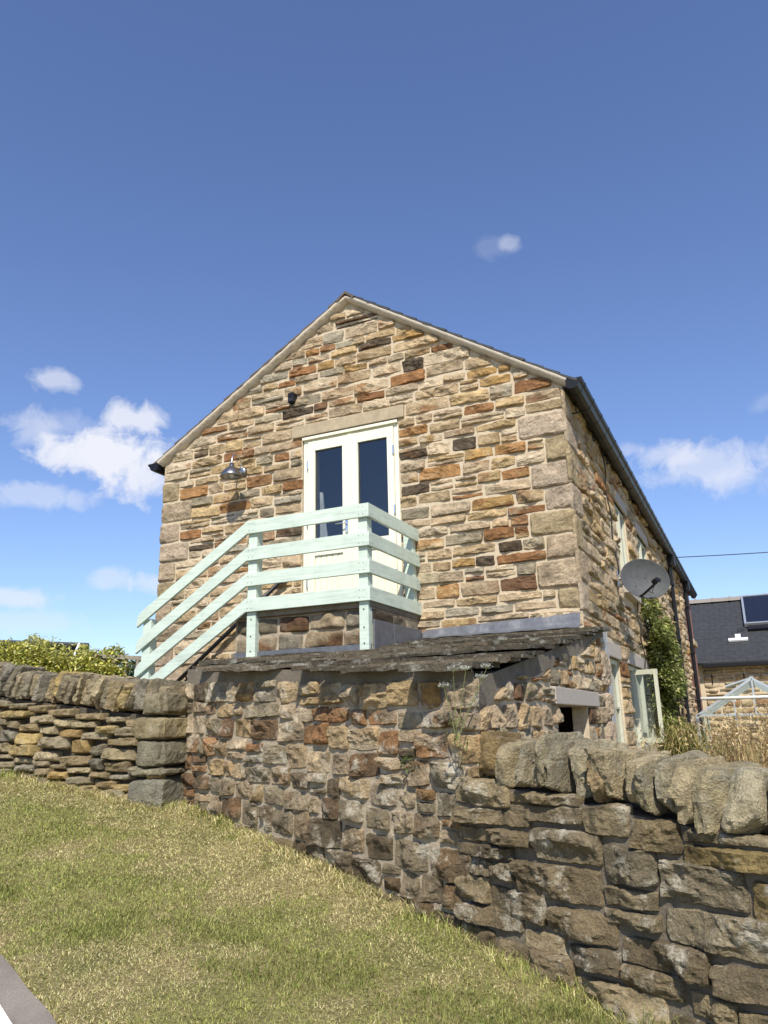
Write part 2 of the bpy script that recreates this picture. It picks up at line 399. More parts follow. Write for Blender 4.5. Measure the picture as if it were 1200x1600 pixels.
    acc.add(P, F, np.clip(C, .01, .8))
def rows_between(v0, v1, hmin, hmax, breaks=()):
    out = []; v = v0
    br = sorted([b for b in breaks if v0 < b < v1])+[v1]
    for b in br:
        H = b-v; n = max(1, round(H/((hmin+hmax)/2)))
        hs = rng.uniform(hmin, hmax, n); hs = hs*H/hs.sum()
        for x in hs: out.append((v, x)); v += x
        v = b
    return out
def lay(acc, O, U, V, Nn, rows, span, holes, wr, gap, colour, res, topf=None, thin=.18, shear=None, **kw):
    "fills rows of stones; span(v_mid)->(u0,u1); holes=[(u0,u1,v0,v1)]; topf(u) is the roof line"
    for (v, h) in rows:
        a, b = span(v+h/2)
        if b-a < .06: continue
        iv = [(a, b)]
        for (h0, h1, z0, z1) in holes:
            if min(z1, v+h)-max(z0, v) > .12*h:
                iv = [p for (s, e) in iv for p in ((s, min(e, h0)), (max(s, h1), e)) if p[1]-p[0] > .03]
        for (s, e) in iv:
            L = e-s; x = s; ws = []
            while x < e-.02:
                w = min(rng.uniform(*wr)*(.75+h/.13*.3), e-x)
                if e-x-w < wr[0]*.6: w = e-x
                ws.append((x, w)); x += w
            for (x, w) in ws:
                split = h > .115 and rng.random() < thin
                subs = [(v, h)]
                if split: t = rng.uniform(.35, .65); subs = [(v, h*t), (v+h*t, h*(1-t))]
                for (sv, sh) in subs:
                    c, c2 = colour(x+w/2, sv+sh/2)
                    g = gap*rng.uniform(.6, 1.4); du = rng.uniform(-.2, .2)*gap
                    dv = rng.uniform(-.008, .008)
                    if topf is not None:
                        if sv > topf(x+w/2)-.03: continue
                    sh_ = 0 if shear is None else shear(x+w/2)
                    stone(acc, O, U, V, Nn, x+g/2+du, sv+g/2+dv+sh_, max(w-g, .02), max(sh-g, .02), res, depth=kw.get('depth', .018)*rng.uniform(.4, 1.5), rock=kw.get('rock', 1.0)*rng.uniform(.6, 1.3), c=c, c2=c2,
                          er=kw.get('er', .02), jit=kw.get('jit', .085), roundp=kw.get('roundp', 11), sink=kw.get('sink', .014), warp=kw.get('warp', 1.0),
                          clip=None if topf is None else (lambda pu, pv: np.minimum(pv, np.array([topf(q) for q in pu])-.004)))
X3, Y3, Z3 = (1, 0, 0), (0, 1, 0), (0, 0, 1)

# ------------------------------------------------------------------ ground, road
def yw(x):
    t = sstep(2.35, 3.0, x); return (-2.462-.456*(x-2.583))*t+(-2.66+.03*(x-2.5))*(1-t)
def ground_z(x, y):
    x = np.asarray(x, float); y = np.asarray(y, float)
    s = (x-2.583)*.91-(y+2.462)*.415; s = np.clip(s, -14, 12)
    nt = -(x-2.583)*.415-(y+2.462)*.91; ywx = yw(x); n = (ywx-y)*.91
    nw_ = np.clip(-(x-2.583)*.415-(ywx+2.462)*.91, 0, 4)
    front = -1.68-.15*s-.12*np.clip(nt-nw_*np.clip(1-n/1.5, 0, 1), 0, 8)
    yard = -1.55-.05*np.clip(x, -6, 8)
    t = sstep(-.35, -.15, n)
    return yard*(1-t)+front*t
def nroad(x, y):
    s = (x-2.583)*.91-(y+2.462)*.415; nt = -(x-2.583)*.415-(y+2.462)*.91
    return nt-.16*np.clip(1.4-s, 0, 20)**1.3
def grid_mesh(xs, ys, zf):
    Xg, Yg = np.meshgrid(xs, ys); nb, na = Xg.shape
    P = np.stack([Xg.ravel(), Yg.ravel(), zf(Xg.ravel(), Yg.ravel())], 1); i = np.arange(na*nb).reshape(nb, na)
    return P, np.stack([i[:-1, :-1], i[:-1, 1:], i[1:, 1:], i[1:, :-1]], -1).reshape(-1, 4)
m_, t_, b_ = mat_new('turf_soil'); pos_ = N(t_, 'ShaderNodeNewGeometry').outputs['Position']
c_ = mixc(t_, ramp(t_, noise_node(t_, 2.2, 5, .65, pos_).outputs['Fac'], [(.38, 0.), (.62, 1.)]), (.22, .21, .075), (.38, .31, .15))
c_ = mixc(t_, 1, c_, ramp(t_, noise_node(t_, 70, 4, .7, pos_).outputs['Fac'], [(.3, .45), (.7, 1.4)]), 'MULTIPLY')
t_.links.new(c_, b_.inputs['Base Color']); b_.inputs['Roughness'].default_value = 1; b_.inputs['Specular IOR Level'].default_value = .1
bump(t_, b_, noise_node(t_, 55, 5, .7, pos_).outputs['Fac'], 1, .03); M_TURF = m_
g = MB()
xs = np.unique(np.concatenate([np.linspace(-400, -12, 25), np.linspace(-12, 14, 261), np.linspace(14, 400, 25)]))
ys = np.unique(np.concatenate([np.linspace(-400, -12, 25), np.linspace(-12, 0, 241), np.linspace(0, 24, 60), np.linspace(24, 400, 25)]))
def gz(x, y):
    z = ground_z(x, y); P = np.stack([x, y, x*0], 1)
    return z-.05*sstep(1.62, 1.75, nroad(x, y))+.018*fbm(P*1.6, 2, 3)+.008*fbm(P*7, 2, 4)
P, F = grid_mesh(xs, ys, gz); g.add(P, F)
g.build('ground', M_TURF, smooth=True, kind='structure', label='dry mown grass bank sloping below the stone walls', cat='ground')
DW = np.array([.91, -.415]); NW = np.array([-.415, -.91]); AW = np.array([2.583, -2.462])
def sn(s, n, lift):
    n = n+.16*max(1.4-s, 0)**1.3
    p = AW+DW*s+NW*n
    return (p[0], p[1], float(ground_z(np.array([p[0]]), np.array([p[1]]))[0])+lift)
def strip(n0, n1, lift, ss):
    mb = MB(); V = []; F = []
    for i, s in enumerate(ss):
        for (n, l) in ((n0, lift), (n1, lift)): V.append(sn(s, n, l))
        if i: F.append((2*i-2, 2*i-1, 2*i+1, 2*i))
    mb.add(V, F); return mb
m_, t_, b_ = mat_new('asphalt'); pos_ = N(t_, 'ShaderNodeNewGeometry').outputs['Position']
c_ = mixc(t_, ramp(t_, noise_node(t_, 260, 3, .7, pos_).outputs['Fac'], [(.3, 0.), (.7, 1.)]), (.15, .125, .105), (.29, .25, .21))
c_ = mixc(t_, 1, c_, ramp(t_, noise_node(t_, 5, 5, .6, pos_).outputs['Fac'], [(.3, .8), (.7, 1.2)]), 'MULTIPLY')
t_.links.new(c_, b_.inputs['Base Color']); b_.inputs['Roughness'].default_value = .9
bump(t_, b_, noise_node(t_, 220, 3, .7, pos_).outputs['Fac'], .7, .006); M_ASPH = m_
ss = np.linspace(-10, 9, 420)
mb = MB(); V = []; F = []
ns = [1.65, 2.2, 3, 4, 5.2]
for i, s in enumerate(ss):
    for n in ns: V.append(sn(s, n+(.008*math.sin(s*5)+.004*math.sin(s*13+1) if n < 2 else 0), .03))
    if i:
        for k in range(len(ns)-1): F.append(((i-1)*5+k, (i-1)*5+k+1, i*5+k+1, i*5+k))
mb.add(V, F)
mb.build('road', M_ASPH, kind='structure', label='grey asphalt lane edge beside the grass bank', cat='road')
mb = strip(1.765, 1.88, .034, ss)
mb.build('road_marking', simple_mat('road_paint', (.8, .79, .74), .6, 0, .08, 40), kind='structure', label='white painted line along the lane edge', cat='road marking')

# ------------------------------------------------------------------ the house
W = 5.071; XA = 2.66; ZE = 2.083; ZA = 3.672; D = 15.2
house = empty('stone_house', (0, 0, -1.5), 'stone barn house with a gable, cream double doors and black gutters', 'house')
def roofline(u): return ZE-.005+(ZA-ZE)*(u/XA if u < XA else (W-u)/(W-XA))
door_hole = (2.035, 3.255, -.06, 2.074)
lint_hole = (1.905, 3.342, 2.074, 2.229)
# backing of the gable (mortar face), pieces round the door
mb = MB()
mb.prism([(0, -1.9), (2.035, -1.9), (2.035, roofline(2.035)), (0, ZE-.005)], 1, 0, .4)
mb.prism([(3.255, -1.9), (W, -1.9), (W, ZE-.005), (3.255, roofline(3.255))], 1, 0, .4)
mb.prism([(2.035, 2.08), (3.255, 2.08), (3.255, roofline(3.255)), (XA, ZA-.005), (2.035, roofline(2.035))], 1, 0, .4)
mb.prism([(2.035, -1.9), (3.255, -1.9), (3.255, -.06), (2.035, -.06)], 1, 0, .4)
SW = [(.72, 1.86, -1.62, -.53), (2.5, 4.55, -1.5, -.53), (2.73, 3.70, .48, 1.60), (4.72, 6.02, .1, 1.60), (9.2, 10.3, -1.5, -.5)]   # y0,y1,z0,z1
def side_pieces(x0, x1, y0, y1):
    "wall box with window holes cut out, as column strips"
    cuts = sorted(set([y0, y1]+[c for s in SW for c in s[:2] if y0 < c < y1]))
    for a, b in zip(cuts, cuts[1:]):
        hs = sorted([(s[2], s[3]) for s in SW if s[0] <= a+1e-6 and s[1] >= b-1e-6]); z = -1.9
        for (h0, h1) in hs:
            mb.box((x0, a, z), (x1, b, h0)); z = h1
        mb.box((x0, a, z), (x1, b, ZE))
side_pieces(W-.4, W, .4, 13.3)
mb.box((0, .4, -1.9), (.4, D, ZE)); mb.prism([(0, -1.9), (W, -1.9), (W, ZE), (XA, ZA), (0, ZE)], 1, D-.3, D)
part(mb, 'wall_core', M_MORTAR, house)

def col_gable(u, v):
    t = min(max((u-.5)/4.2, 0), 1); k = .35+1.0*t
    return pick([.74, .12, .19*k, .125*k])
rows = rows_between(-.95, ZA-.1, .09, .165, (-.06, 2.074, 2.229, .9))
acc = MB()
# dressed corner stones, spanning two rows each
qh = []
def quoins(rowset, zmin, zmax, side):
    i = 0; k = 0
    while i < len(rowset):
        v, h = rowset[i]
        if v < zmin: i += 1; continue
        n = 2 if h < .2 else 1
        H = sum(x[1] for x in rowset[i:i+n])
        if v+H > zmax: break
        w = (.45 if k % 2 else .26)*rng.uniform(.85, 1.12)
        qh.append((0, w, v, v+H) if side == 0 else (W-w, W, v, v+H)); i += n; k += 1
quoins(rows, -.95, 1.95, 0); quoins(rows, -.25, 1.95, 1)
QC = [(.46, .355, .245), (.49, .385, .27), (.44, .335, .22), (.47, .37, .265), (.42, .325, .215), (.40, .31, .18)]
for (a, b, v0, v1) in qh:
    c = np.array(QC[rng.integers(len(QC))])*rng.uniform(.88, 1.1)
    dd = .0 if rng.random() < .5 else .008
    stone(acc, (0, 0, 0), X3, Z3, (0, -1, 0), a+(.006 if a > .1 else -.012), v0+.006, b-a+(.01 if a > .1 else .008), v1-v0-.012, .02, depth=.020+dd, rock=.5, c=c, c2=c*.75, er=.014, jit=.03, roundp=12, tool=.006)
lay(acc, (0, 0, 0), X3, Z3, (0, -1, 0), rows, lambda v: ((0, W) if v < ZE else (XA*(v-ZE)/(ZA-ZE), W-(W-XA)*(v-ZE)/(ZA-ZE))), [door_hole, lint_hole]+qh, (.19, .47), .0155, col_gable, .0095, topf=roofline, depth=.019, rock=.8, er=.010)
part(acc, 'wall', M_STONE, house, False, 'sunlit gable wall of coursed buff, rust and brown rubble stone')

# side wall
acc = MB(); qs = []
srows = rows_between(-1.75, ZE-.02, .12, .2, (-.53, 1.6, .1))
i = 0; k = 0
while i+1 < len(srows):
    v, h = srows[i]; H = h+srows[i+1][1]; w = (.26 if k % 2 else .42)
    if v > -.3:
        qs.append((-.03, w, v, v+H)); c = np.array(QC[rng.integers(len(QC))])*.95
        stone(acc, (W, 0, 0), Y3, Z3, X3, -.03, v+.006, w+.03, H-.012, .025, depth=.02, rock=.2, c=c, c2=c*.8, er=.014, jit=.03, roundp=12, tool=.006)
    i += 2; k += 1
shol = [(s[0], s[1], s[2]-.12 if s[2] > -.2 else s[2], s[3]+.17) for s in SW]
def col_side(u, v): return pick([.84, .11, .04, .02])
lay(acc, (W, 0, 0), Y3, Z3, X3, srows, lambda v: (0, 7.4), shol+qs, (.45, 1.1), .014, col_side, .016, depth=.024, rock=.85, er=.012, thin=.25)
lay(acc, (W, 0, 0), Y3, Z3, X3, srows, lambda v: (7.4, 12.6), shol, (.5, 1.1), .014, col_side, .03, depth=.028, rock=1.3, er=.016)
part(acc, 'wall', M_STONE, house, False, 'long side wall of rough stone raked by the sun')
# brick bay at the far end
m_, t_, b_ = mat_new('red_brick'); pos_ = N(t_, 'ShaderNodeNewGeometry').outputs['Position']
mp = N(t_, 'ShaderNodeMapping'); t_.links.new(pos_, mp.inputs[0]); mp.inputs['Rotation'].default_value = (R(90), 0, R(90))
br = N(t_, 'ShaderNodeTexBrick'); t_.links.new(mp.outputs[0], br.inputs[0]); br.inputs['Scale'].default_value = 4.4
sp = N(t_, 'ShaderNodeSeparateXYZ'); t_.links.new(pos_, sp.inputs[0]); cb = N(t_, 'ShaderNodeCombineXYZ'); t_.links.new(sp.outputs[1], cb.inputs[0]); t_.links.new(sp.outputs[2], cb.inputs[1]); t_.links.new(cb.outputs[0], br.inputs[0])
br.inputs['Color1'].default_value = (.30, .085, .045, 1); br.inputs['Color2'].default_value = (.22, .06, .04, 1); br.inputs['Mortar'].default_value = (.42, .33, .26, 1); br.inputs['Mortar Size'].default_value = .025
t_.links.new(br.outputs['Color'], b_.inputs['Base Color']); b_.inputs['Roughness'].default_value = .9; bump(t_, b_, br.outputs['Fac'], -.6, .01)
mb = MB(); mb.box((W-.4, 13.3, -1.9), (W+.02, D-.3, ZE)); mb.box((W-.2, 12.6, -1.9), (W+.012, 13.3, ZE)); part(mb, 'brick_wall', m_, house)
mb = MB(); mb.box((W-.05, 13.9, .62), (W+.08, 15.0, .76), bevel=.01); part(mb, 'sill', M_LINTEL, house)
# interior: floor and partition, coloured near black to stand for the unlit room
mb = MB(); mb.box((.4, .4, -.12), (W-.4, D-.3, -.06)); mb.prism([(.4, -.06), (W-.4, -.06), (W-.4, ZE-.2), (XA, ZA-.35), (.4, ZE-.2)], 1, 1.6, 1.7); part(mb, 'interior_wall', M_INT, house)
mb = MB(); mb.box((2.035, -.03, -.06), (3.255, .4, -.012)); part(mb, 'threshold', M_LINTEL, house)

# roof: slates in rows; each slope one mesh

def slope_pt(side, d, off):
    "point at distance d from the eave up the slope, raised off; side 0 left, 1 right"
    ang = math.atan2(ZA-ZE, XA if side == 0 else W-XA)
    x = d*math.cos(ang)-off*math.sin(ang); z = ZE+d*math.sin(ang)+off*math.cos(ang)
    return (x if side == 0 else W-x, z)
for side in (0, 1):
    sl = math.hypot(XA if side == 0 else W-XA, ZA-ZE)
    mb = MB()
    a, b, c, d = slope_pt(side, -.10, .055), slope_pt(side, sl+.01, .055), slope_pt(side, sl+.01, .0), slope_pt(side, -.10, .0)
    mb.prism([a, b, c, d], 1, .03, D)
    nrow = 15; L = (sl+.16)/nrow
    for i in range(nrow):
        d0 = -.15+i*L; y = -.092
        while y < D:
            w = rng.uniform(.3, .55) if y < 2 else 2.5
            y1 = min(y+w, D+.1); j = rng.uniform(-.012, .012) if y > -.1 else rng.uniform(-.02, .012)
            p0 = slope_pt(side, d0+j, .072); p1 = slope_pt(side, min(d0+L+.1, sl+.03), .057); p2 = slope_pt(side, min(d0+L+.1, sl+.03), .077); p3 = slope_pt(side, d0+j, .098)
            mb.prism([p0, p1, p2, p3], 1, y+rng.uniform(0, .02 if y < 0 else .004), y1-.004); y = y1
    part(mb, 'roof', M_BROWNSL if side == 0 else M_ROOFSL, house)
    # verge: mortared stone strip under the slates
    mb = MB(); nv = 40; V = []
    F = []
    for i in range(nv+1):
        d_ = -.04+(sl+.04)*i/nv
        if i == nv: d_ = sl+(.0)
        jj = .004*math.sin(i*2.1+side)
        for (off, y) in ((.062, -.088+jj), (.030+jj*.7, -.086+jj), (.018, -.02), (-.01+jj, .0), (.062, .03)):
            x, z = slope_pt(side, d_, off)
            if i == nv: x = XA
            V.append((x, y, z))
        if i:
            o = (i-1)*5
            for k in range(4): F.append((o+k, o+k+1, o+k+6, o+k+5))
    mb.add(V, F); part(mb, 'verge', M_VERGE, house, True)
mb = MB()
y = -.10
while y < D:
    y1 = y+.45
    mb.prism([(XA-.13, ZA+.015), (XA, ZA+.115), (XA+.13, ZA+.015), (XA+.10, ZA+.0), (XA, ZA+.08), (XA-.10, ZA+.0)], 1, y, y1-.008); y = y1
part(mb, 'ridge', M_BROWNSL, house)

# gutters
def gutter(side):
    sx = 1 if side else -1; x0 = W if side else 0
    prof = [(.055, .0), (.055, -.085), (.085, -.105), (.13, -.105), (.165, -.085), (.185, -.045), (.205, -.03), (.215, .0), (.203, .0), (.19, -.02), (.17, -.045), (.152, -.075), (.125, -.092), (.09, -.092), (.067, -.078), (.067, 0)]
    zt = ZE+.02
    mb = MB(); poly = [(x0+sx*p, zt+q) for p, q in prof]
    mb.prism(poly, 1, -.07, D+.3)
    mb.prism([(x0+sx*p, zt+q) for p, q in prof[:8]], 1, -.082, -.0701)
    o = part(mb, 'gutter', M_BLACK, house)
    if side:
        y = .1
        while y < D:
            cl = MB(); cl.prism([(x0+sx*(.1325+(p-.1325)*1.06), zt-.05+(q+.05)*1.06) for p, q in prof[:8]], 1, y, y+.03); y += .46
            adopt(cl.build('gutter_clip', M_BLACK), o)
        y = .35
        while y < 13:
            bk = MB(); bk.tube([(W+.0, y, zt-.2), (W+.06, y, zt-.2), (W+.10, y, zt-.19)], .008, 6); bk.tube([(W+.055, y, zt-.21), (W+.055, y, zt-.08)], .007, 6); y += .92
            adopt(bk.build('gutter_bracket', M_BLACK), o)
        fb = MB(); fb.box((W+.0, .0, zt-.06), (W+.052, D, zt+.0)); part(fb, 'fascia', M_BLACK, house)
    return o
gutter(0); gutter(1)
for (y, xo) in ((9.1, .1), (12.65, .1)):
    mb = MB(); mb.tube([(W+.13, y, ZE-.05), (W+.13, y, ZE-.2), (W+.085, y, ZE-.38), (W+.085, y, -1.8)], .045, 10); mb.box((W+.06, y-.08, ZE-.28), (W+.2, y+.08, ZE-.06), bevel=.01)
    for z in (1.4, .3, -.8): mb.box((W+.01, y-.07, z), (W+.14, y+.07, z+.05), bevel=.005)
    part(mb, 'downpipe', M_BLACK, house)

# door lintel, frame, leaves
mb = MB(); mb.box((1.912, -.034, 2.08), (3.336, .3, 2.226), bevel=.008); part(mb, 'lintel', M_LINTEL, house, label='long sawn sandstone lintel over the double doors')
fy = .015
mb = MB()
mb.box((2.045, fy, -.01), (2.098, fy+.09, 2.066)); mb.box((3.196, fy, -.01), (3.246, fy+.09, 2.066)); mb.box((2.098, fy, 2.018), (3.196, fy+.09, 2.066)); mb.box((2.04, fy-.035, 2.036), (3.25, fy, 2.072), bevel=.004)
mb.box((2.098, fy, -.012), (3.196, fy+.09, .03))
part(mb, 'door_frame', M_CREAM, house)
def leaf(x0, x1, g0, g1, zg, lab):
    mb = MB(); y0 = fy-.012; y1 = y0+.055
    zt, zb = 2.012, .034
    pz0, pz1 = .15, .655
    mb.box((x0, y0, zb), (g0, y1, zt), bevel=.004); mb.box((g1, y0, zb), (x1, y1, zt), bevel=.004)
    mb.box((g0-.002, y0+.001, 1.897), (g1+.002, y1, zt-.001)); mb.box((g0-.002, y0+.001, pz1), (g1+.002, y1, zg)); mb.box((g0-.002, y0+.001, zb+.001), (g1+.002, y1, pz0))
    d = part(mb, 'door', M_CREAM, house, label=lab)
    mb = MB(); n = 5; w = (g1-g0)/n
    for i in range(n): mb.box((g0+i*w+.003, y0+.02, pz0), (g0+(i+1)*w-.003, y1-.005, pz1), bevel=.004)
    mb.box((g0, y0+.03, pz0), (g1, y1-.006, pz1)); adopt(mb.build('panel', M_CREAM), d)
    mb = MB(); mb.box((g0, y0+.03, zg), (g1, y0+.036, 1.897)); adopt(mb.build('pane', M_GLASS), d)
    mb = MB()
    for (a, b, c, e) in ((g0, g0+.008, zg, 1.897), (g1-.008, g1, zg, 1.897), (g0+.008, g1-.008, zg, zg+.008), (g0+.008, g1-.008, 1.889, 1.897)): mb.box((a, y0+.026, c), (b, y0+.03, e))
    adopt(mb.build('gasket', M_BLACK), d)
    hx = x0+.0 if x0 < 2.5 else x1
    for z in (.3, 1.0, 1.68):
        mb = MB(); mb.tube([(hx, y0-.008, z), (hx, y0-.008, z+.1)], .011, 8); adopt(mb.build('hinge', M_CHROME), d)
    return d, y0
d1, y0 = leaf(2.106, 2.648, 2.195, 2.552, .80, 'left door leaf carrying the lever handle')
d2, _ = leaf(2.653, 3.19, 2.747, 3.11, .775, 'right door leaf with a dark glass pane')
mb = MB(); mb.box((2.59, y0-.012, .86), (2.622, y0+.001, 1.06), bevel=.004); mb.tube([(2.606, y0, .97), (2.606, y0-.05, .97), (2.59, y0-.058, .97), (2.49, y0-.055, .968)], .009, 8); adopt(mb.build('handle', M_CHROME, smooth=True), d1)
mb = MB(); mb.box((2.627, y0-.014, .034), (2.672, y0-.0005, 2.01), bevel=.004); adopt(mb.build('astragal', M_CREAM), d1)
# curtain inside
mb = MB(); V = []; F = []
for i in range(13):
    for j in range(11):
        t = j/10; s = i/12
        V.append((2.14+s*(.03+.20*(1-t)**1.1), .22+.018*math.sin(s*14), -.05+t*1.50))
for i in range(12):
    for j in range(10): F.append((i*11+j, i*11+j+1, i*11+j+12, i*11+j+11))
mb.add(V, F); cu = mb.build('curtain', M_CURT, smooth=True); tag(cu, 'pale grey curtain drawn aside behind the left door pane', 'curtain')
sm = cu.modifiers.new('thickness', 'SOLIDIFY'); sm.thickness = .004

# side windows
def casement(y0, y1, z0, z1, x, nl, mullions=(), bars=()):
    "frame with child panes set at x in the side wall"
    mb = MB(); f = .055
    mb.box((x-.06, y0, z0), (x, y0+f, z1), bevel=.004); mb.box((x-.06, y1-f, z0), (x, y1, z1), bevel=.004); mb.box((x-.061, y0+f, z1-f), (x-.001, y1-f, z1)); mb.box((x-.061, y0+f, z0), (x-.001, y1-f, z0+f))
    for m in mullions: mb.box((x-.055, m-.035, z0+f), (x+.016, m+.035, z1-f), bevel=.004)
    for (a, b, z) in bars: mb.box((x-.05, a, z-.012), (x-.01, b, z+.012))
    w = part(mb, 'window', M_SAGE, house)
    mb = MB(); mb.box((x-.036, y0+f, z0+f), (x-.03, y1-f, z1-f)); adopt(mb.build('pane', M_GLASS), w)
    return w
XR = W-.022
casement(.74, 1.86, -1.62, -.53, XR, 2, (1.3,), ((.79, 1.27, -1.05), (1.33, 1.8, -1.05)))
w2 = casement(2.5, 4.55, -1.5, -.53, XR, 3, (3.15, 3.85))
casement(2.73, 3.70, .48, 1.60, XR, 2, (3.22,), ((2.8, 3.2, 1.0),))
casement(4.72, 6.02, .1, 1.60, XR, 2, (5.37,), ((4.78, 5.3, .85), (5.42, 5.95, .85)))
casement(9.2, 10.3, -1.5, -.5, XR, 2, (9.75,))
# open light swung out of the lower window
mb = MB(); hy = 3.2; L = .37; z0, z1 = -1.46, -.57
p = lambda a, z: (W-.1+a*.97, hy+.0-a*.24, z)
for a, b, zz in ((0, .045, None), (L-.045, L, None)): mb.bar(p((a+b)/2, z0), p((a+b)/2, z1), .045, .045, up=(0, 1, 0))
for z in (z0+.03, z1-.03): mb.bar(p(.0, z), p(L, z), .044, .06)
ol = part(mb, 'casement', M_SAGE, house, label='open casement swung out over the lower window')
mb = MB(); mb.bar(p(.03, (z0+z1)/2), p(L-.03, (z0+z1)/2), .006, z1-z0-.1); adopt(mb.build('pane', M_GLASS), ol)
for (a, b, z, h) in ((.66, 1.9, -.53, .155), (2.42, 4.7, -.53, .15), (2.62, 3.8, 1.6, .16), (4.62, 6.12, 1.6, .16), (9.1, 10.4, -.5, .15)):
    mb = MB(); mb.box((W-.3, a, z), (W+.028, b, z+h), bevel=.008); part(mb, 'lintel', M_LINTEL_P, house)
for (a, b, z) in ((2.65, 3.78, .48), (4.62, 6.12, .1)):
    mb = MB(); mb.box((W-.25, a, z-.13), (W+.09, b, z-.004), bevel=.01); part(mb, 'sill', M_LINTEL_P, house)

# ------------------------------------------------------------------ landing and steps
LX0, LX1, LY = 1.95, 3.43, -1.1
landing = empty('stone_landing', (2.7, -.55, -1.5), 'stone landing with lead flashing below the cream double doors', 'landing')
mb = MB(); mb.box((LX0, LY+.02, -1.6), (LX1, -.05, -.16)); part(mb, 'core', M_MORTAR_G, landing)
acc = MB(); lr = [(-.62, .12), (-.5, .17), (-.33, .17)]
def col_land(u, v):
    c, c2 = pick([.35, .6, .0, .05]); return c*.62, c2*.6
lay(acc, (0, LY+.02, 0), X3, Z3, (0, -1, 0), lr, lambda v: (LX0, LX1), [], (.25, .5), .02, col_land, .02, depth=.02, rock=1.0)
lay(acc, (LX1, 0, 0), Y3, Z3, X3, lr, lambda v: (LY, -.04), [], (.25, .5), .02, col_land, .02, depth=.01, rock=.8)
lay(acc, (LX0, 0, 0), (0, -1, 0), Z3, (-1, 0, 0), lr, lambda v: (.05, 1.05), [], (.25, .5), .02, col_land, .025, depth=.015, rock=.8)
part(acc, 'wall', M_STONE, landing, True)
mb = MB(); mb.box((LX0-.02, LY-.035, -.16), (LX1+.012, -.045, -.085), bevel=.012); part(mb, 'slab', simple_mat('worn_slab', (.20, .17, .125), .9, 0, .35, 9, .6, 60), landing)
mb = MB()
mb.box((LX0+.02, LY-.03, -.66), (LX1-.0, LY-.012, -.482), bevel=.003); mb.box((LX1+.026, LY-.03, -.62), (LX1+.04, -.036, -.27), bevel=.003)
for y in (-.72,): mb.box((LX1+.036, y, -.6), (LX1+.046, y+.012, -.272))
part(mb, 'lead_flashing', M_LEAD, landing)
for i in range(5):
    mb = MB(); x1 = LX0-.02-i*.27; z = -.52-i*.19
    mb.box((x1-.30, LY+.03, z-.17), (x1, -.05, z), bevel=.012); part(mb, 'step', M_LINTEL, landing)

# ------------------------------------------------------------------ timber railing
rail = empty('timber_railing', (2.7, -1.15, -.6), 'mint green timber railing of four boards round landing and stairs', 'railing')
ZR = [(.657, .785), (.388, .517), (.138, .262), (-.11, .017)]
XB = 3.43; YB = -1.2; XK = 2.145; SL = .613; tb = .032
for k, (a, b) in enumerate(ZR):
    mb = MB(); mb.box((XK-.012, YB, a), (XB, YB+tb, b), bevel=.003); part(mb, 'board', M_MINT, rail)
    mb = MB(); mb.box((XB+.0005, YB+.0, a), (XB+tb, -.01, b), bevel=.003); part(mb, 'board', M_MINT, rail)
    xe = .80+[.0, .005, .01, .014][k]; h = b-a
    mb = MB(); kk = XK-.013
    za, zb = a-.002, b-.002; hh = h*.06
    poly = [(kk, za-.0), (kk, zb+.0), (xe+.05, zb-(kk-xe-.05)*SL), (xe, zb-(kk-xe)*SL-.03), (xe, za-(kk-xe)*SL)]
    bm_ = bmesh.new(); fr_ = [bm_.verts.new((q[0], YB, q[1])) for q in poly]; bk_ = [bm_.verts.new((q[0], YB+tb, q[1])) for q in poly]
    bm_.faces.new(fr_); bm_.faces.new(bk_[::-1])
    for q in range(5): bm_.faces.new([fr_[q], bk_[q], bk_[(q+1) % 5], fr_[(q+1) % 5]])
    bmesh.ops.recalc_face_normals(bm_, faces=bm_.faces[:]); bmesh.ops.bevel(bm_, geom=bm_.edges[:], offset=.003, segments=1, affect='EDGES'); mb.bm(bm_)
    part(mb, 'board', M_MINT, rail)
mb = MB(); mb.box((2.135, YB+tb+.001, -.57), (2.235, YB+tb+.10, .74), bevel=.004); part(mb, 'post', M_MINT, rail)
mb = MB(); mb.box((3.338, YB+tb+.001, -.55), (3.4285, YB+tb+.10, .75), bevel=.004); part(mb, 'post', M_MINT, rail)
mb = MB(); mb.box((3.33, -.125, -.08), (3.4285, -.035, .74), bevel=.004); part(mb, 'post', M_MINT, rail)
mb = MB(); mb.box((.86, YB+tb+.001, -1.5), (.965, YB+tb+.10, -.08), bevel=.004); part(mb, 'post', M_MINT, rail)
M_SCREW = simple_mat('rusted_screw', (.09, .08, .07), .6)
def screw(x, y, z, nx, ny, r=.004, t=.002):
    mb = MB(); mb.tube([(x, y, z), (x+nx*t, y+ny*t, z)], r, 8); part(mb, 'screw', M_SCREW, rail)
for (a, b) in ZR:
    for z in (a+.03, b-.03):
        for x in (2.16, 2.205, 3.36, 3.405): screw(x, YB-.0002, z, 0, -1)
        for y in (-1.165, -1.12, -.1, -.06): screw(XB+tb+.0002, y, z, 1, 0)
for x in (2.185, 3.385):
    for z in (-.18, -.34, -.48): screw(x, YB+tb, z, 0, -1, .0075, .004)

# wall handrail
hr = empty('stair_handrail', (1.1, -.08, -.2), 'black steel handrail with pale end cap sloping along the gable wall', 'handrail')
mb = MB(); mb.tube([(.2, -.09, -.815), (1.86, -.09, .425)], .024, 12); part(mb, 'tube', M_BLACK, hr, True)
mb = MB(); mb.tube([(1.83, -.09, .43), (1.88, -.085, .485), (1.93, -.06, .50), (1.95, -.0, .495)], .028, 12); part(mb, 'end_cap', M_WHITE, hr, True)
for x in (.55, 1.4):
    z = -.815+(x-.2)*.747
    mb = MB(); mb.tube([(x, .0, z-.09), (x, -.06, z-.09), (x, -.088, z-.02)], .009, 8); part(mb, 'bracket', M_BLACK, hr)

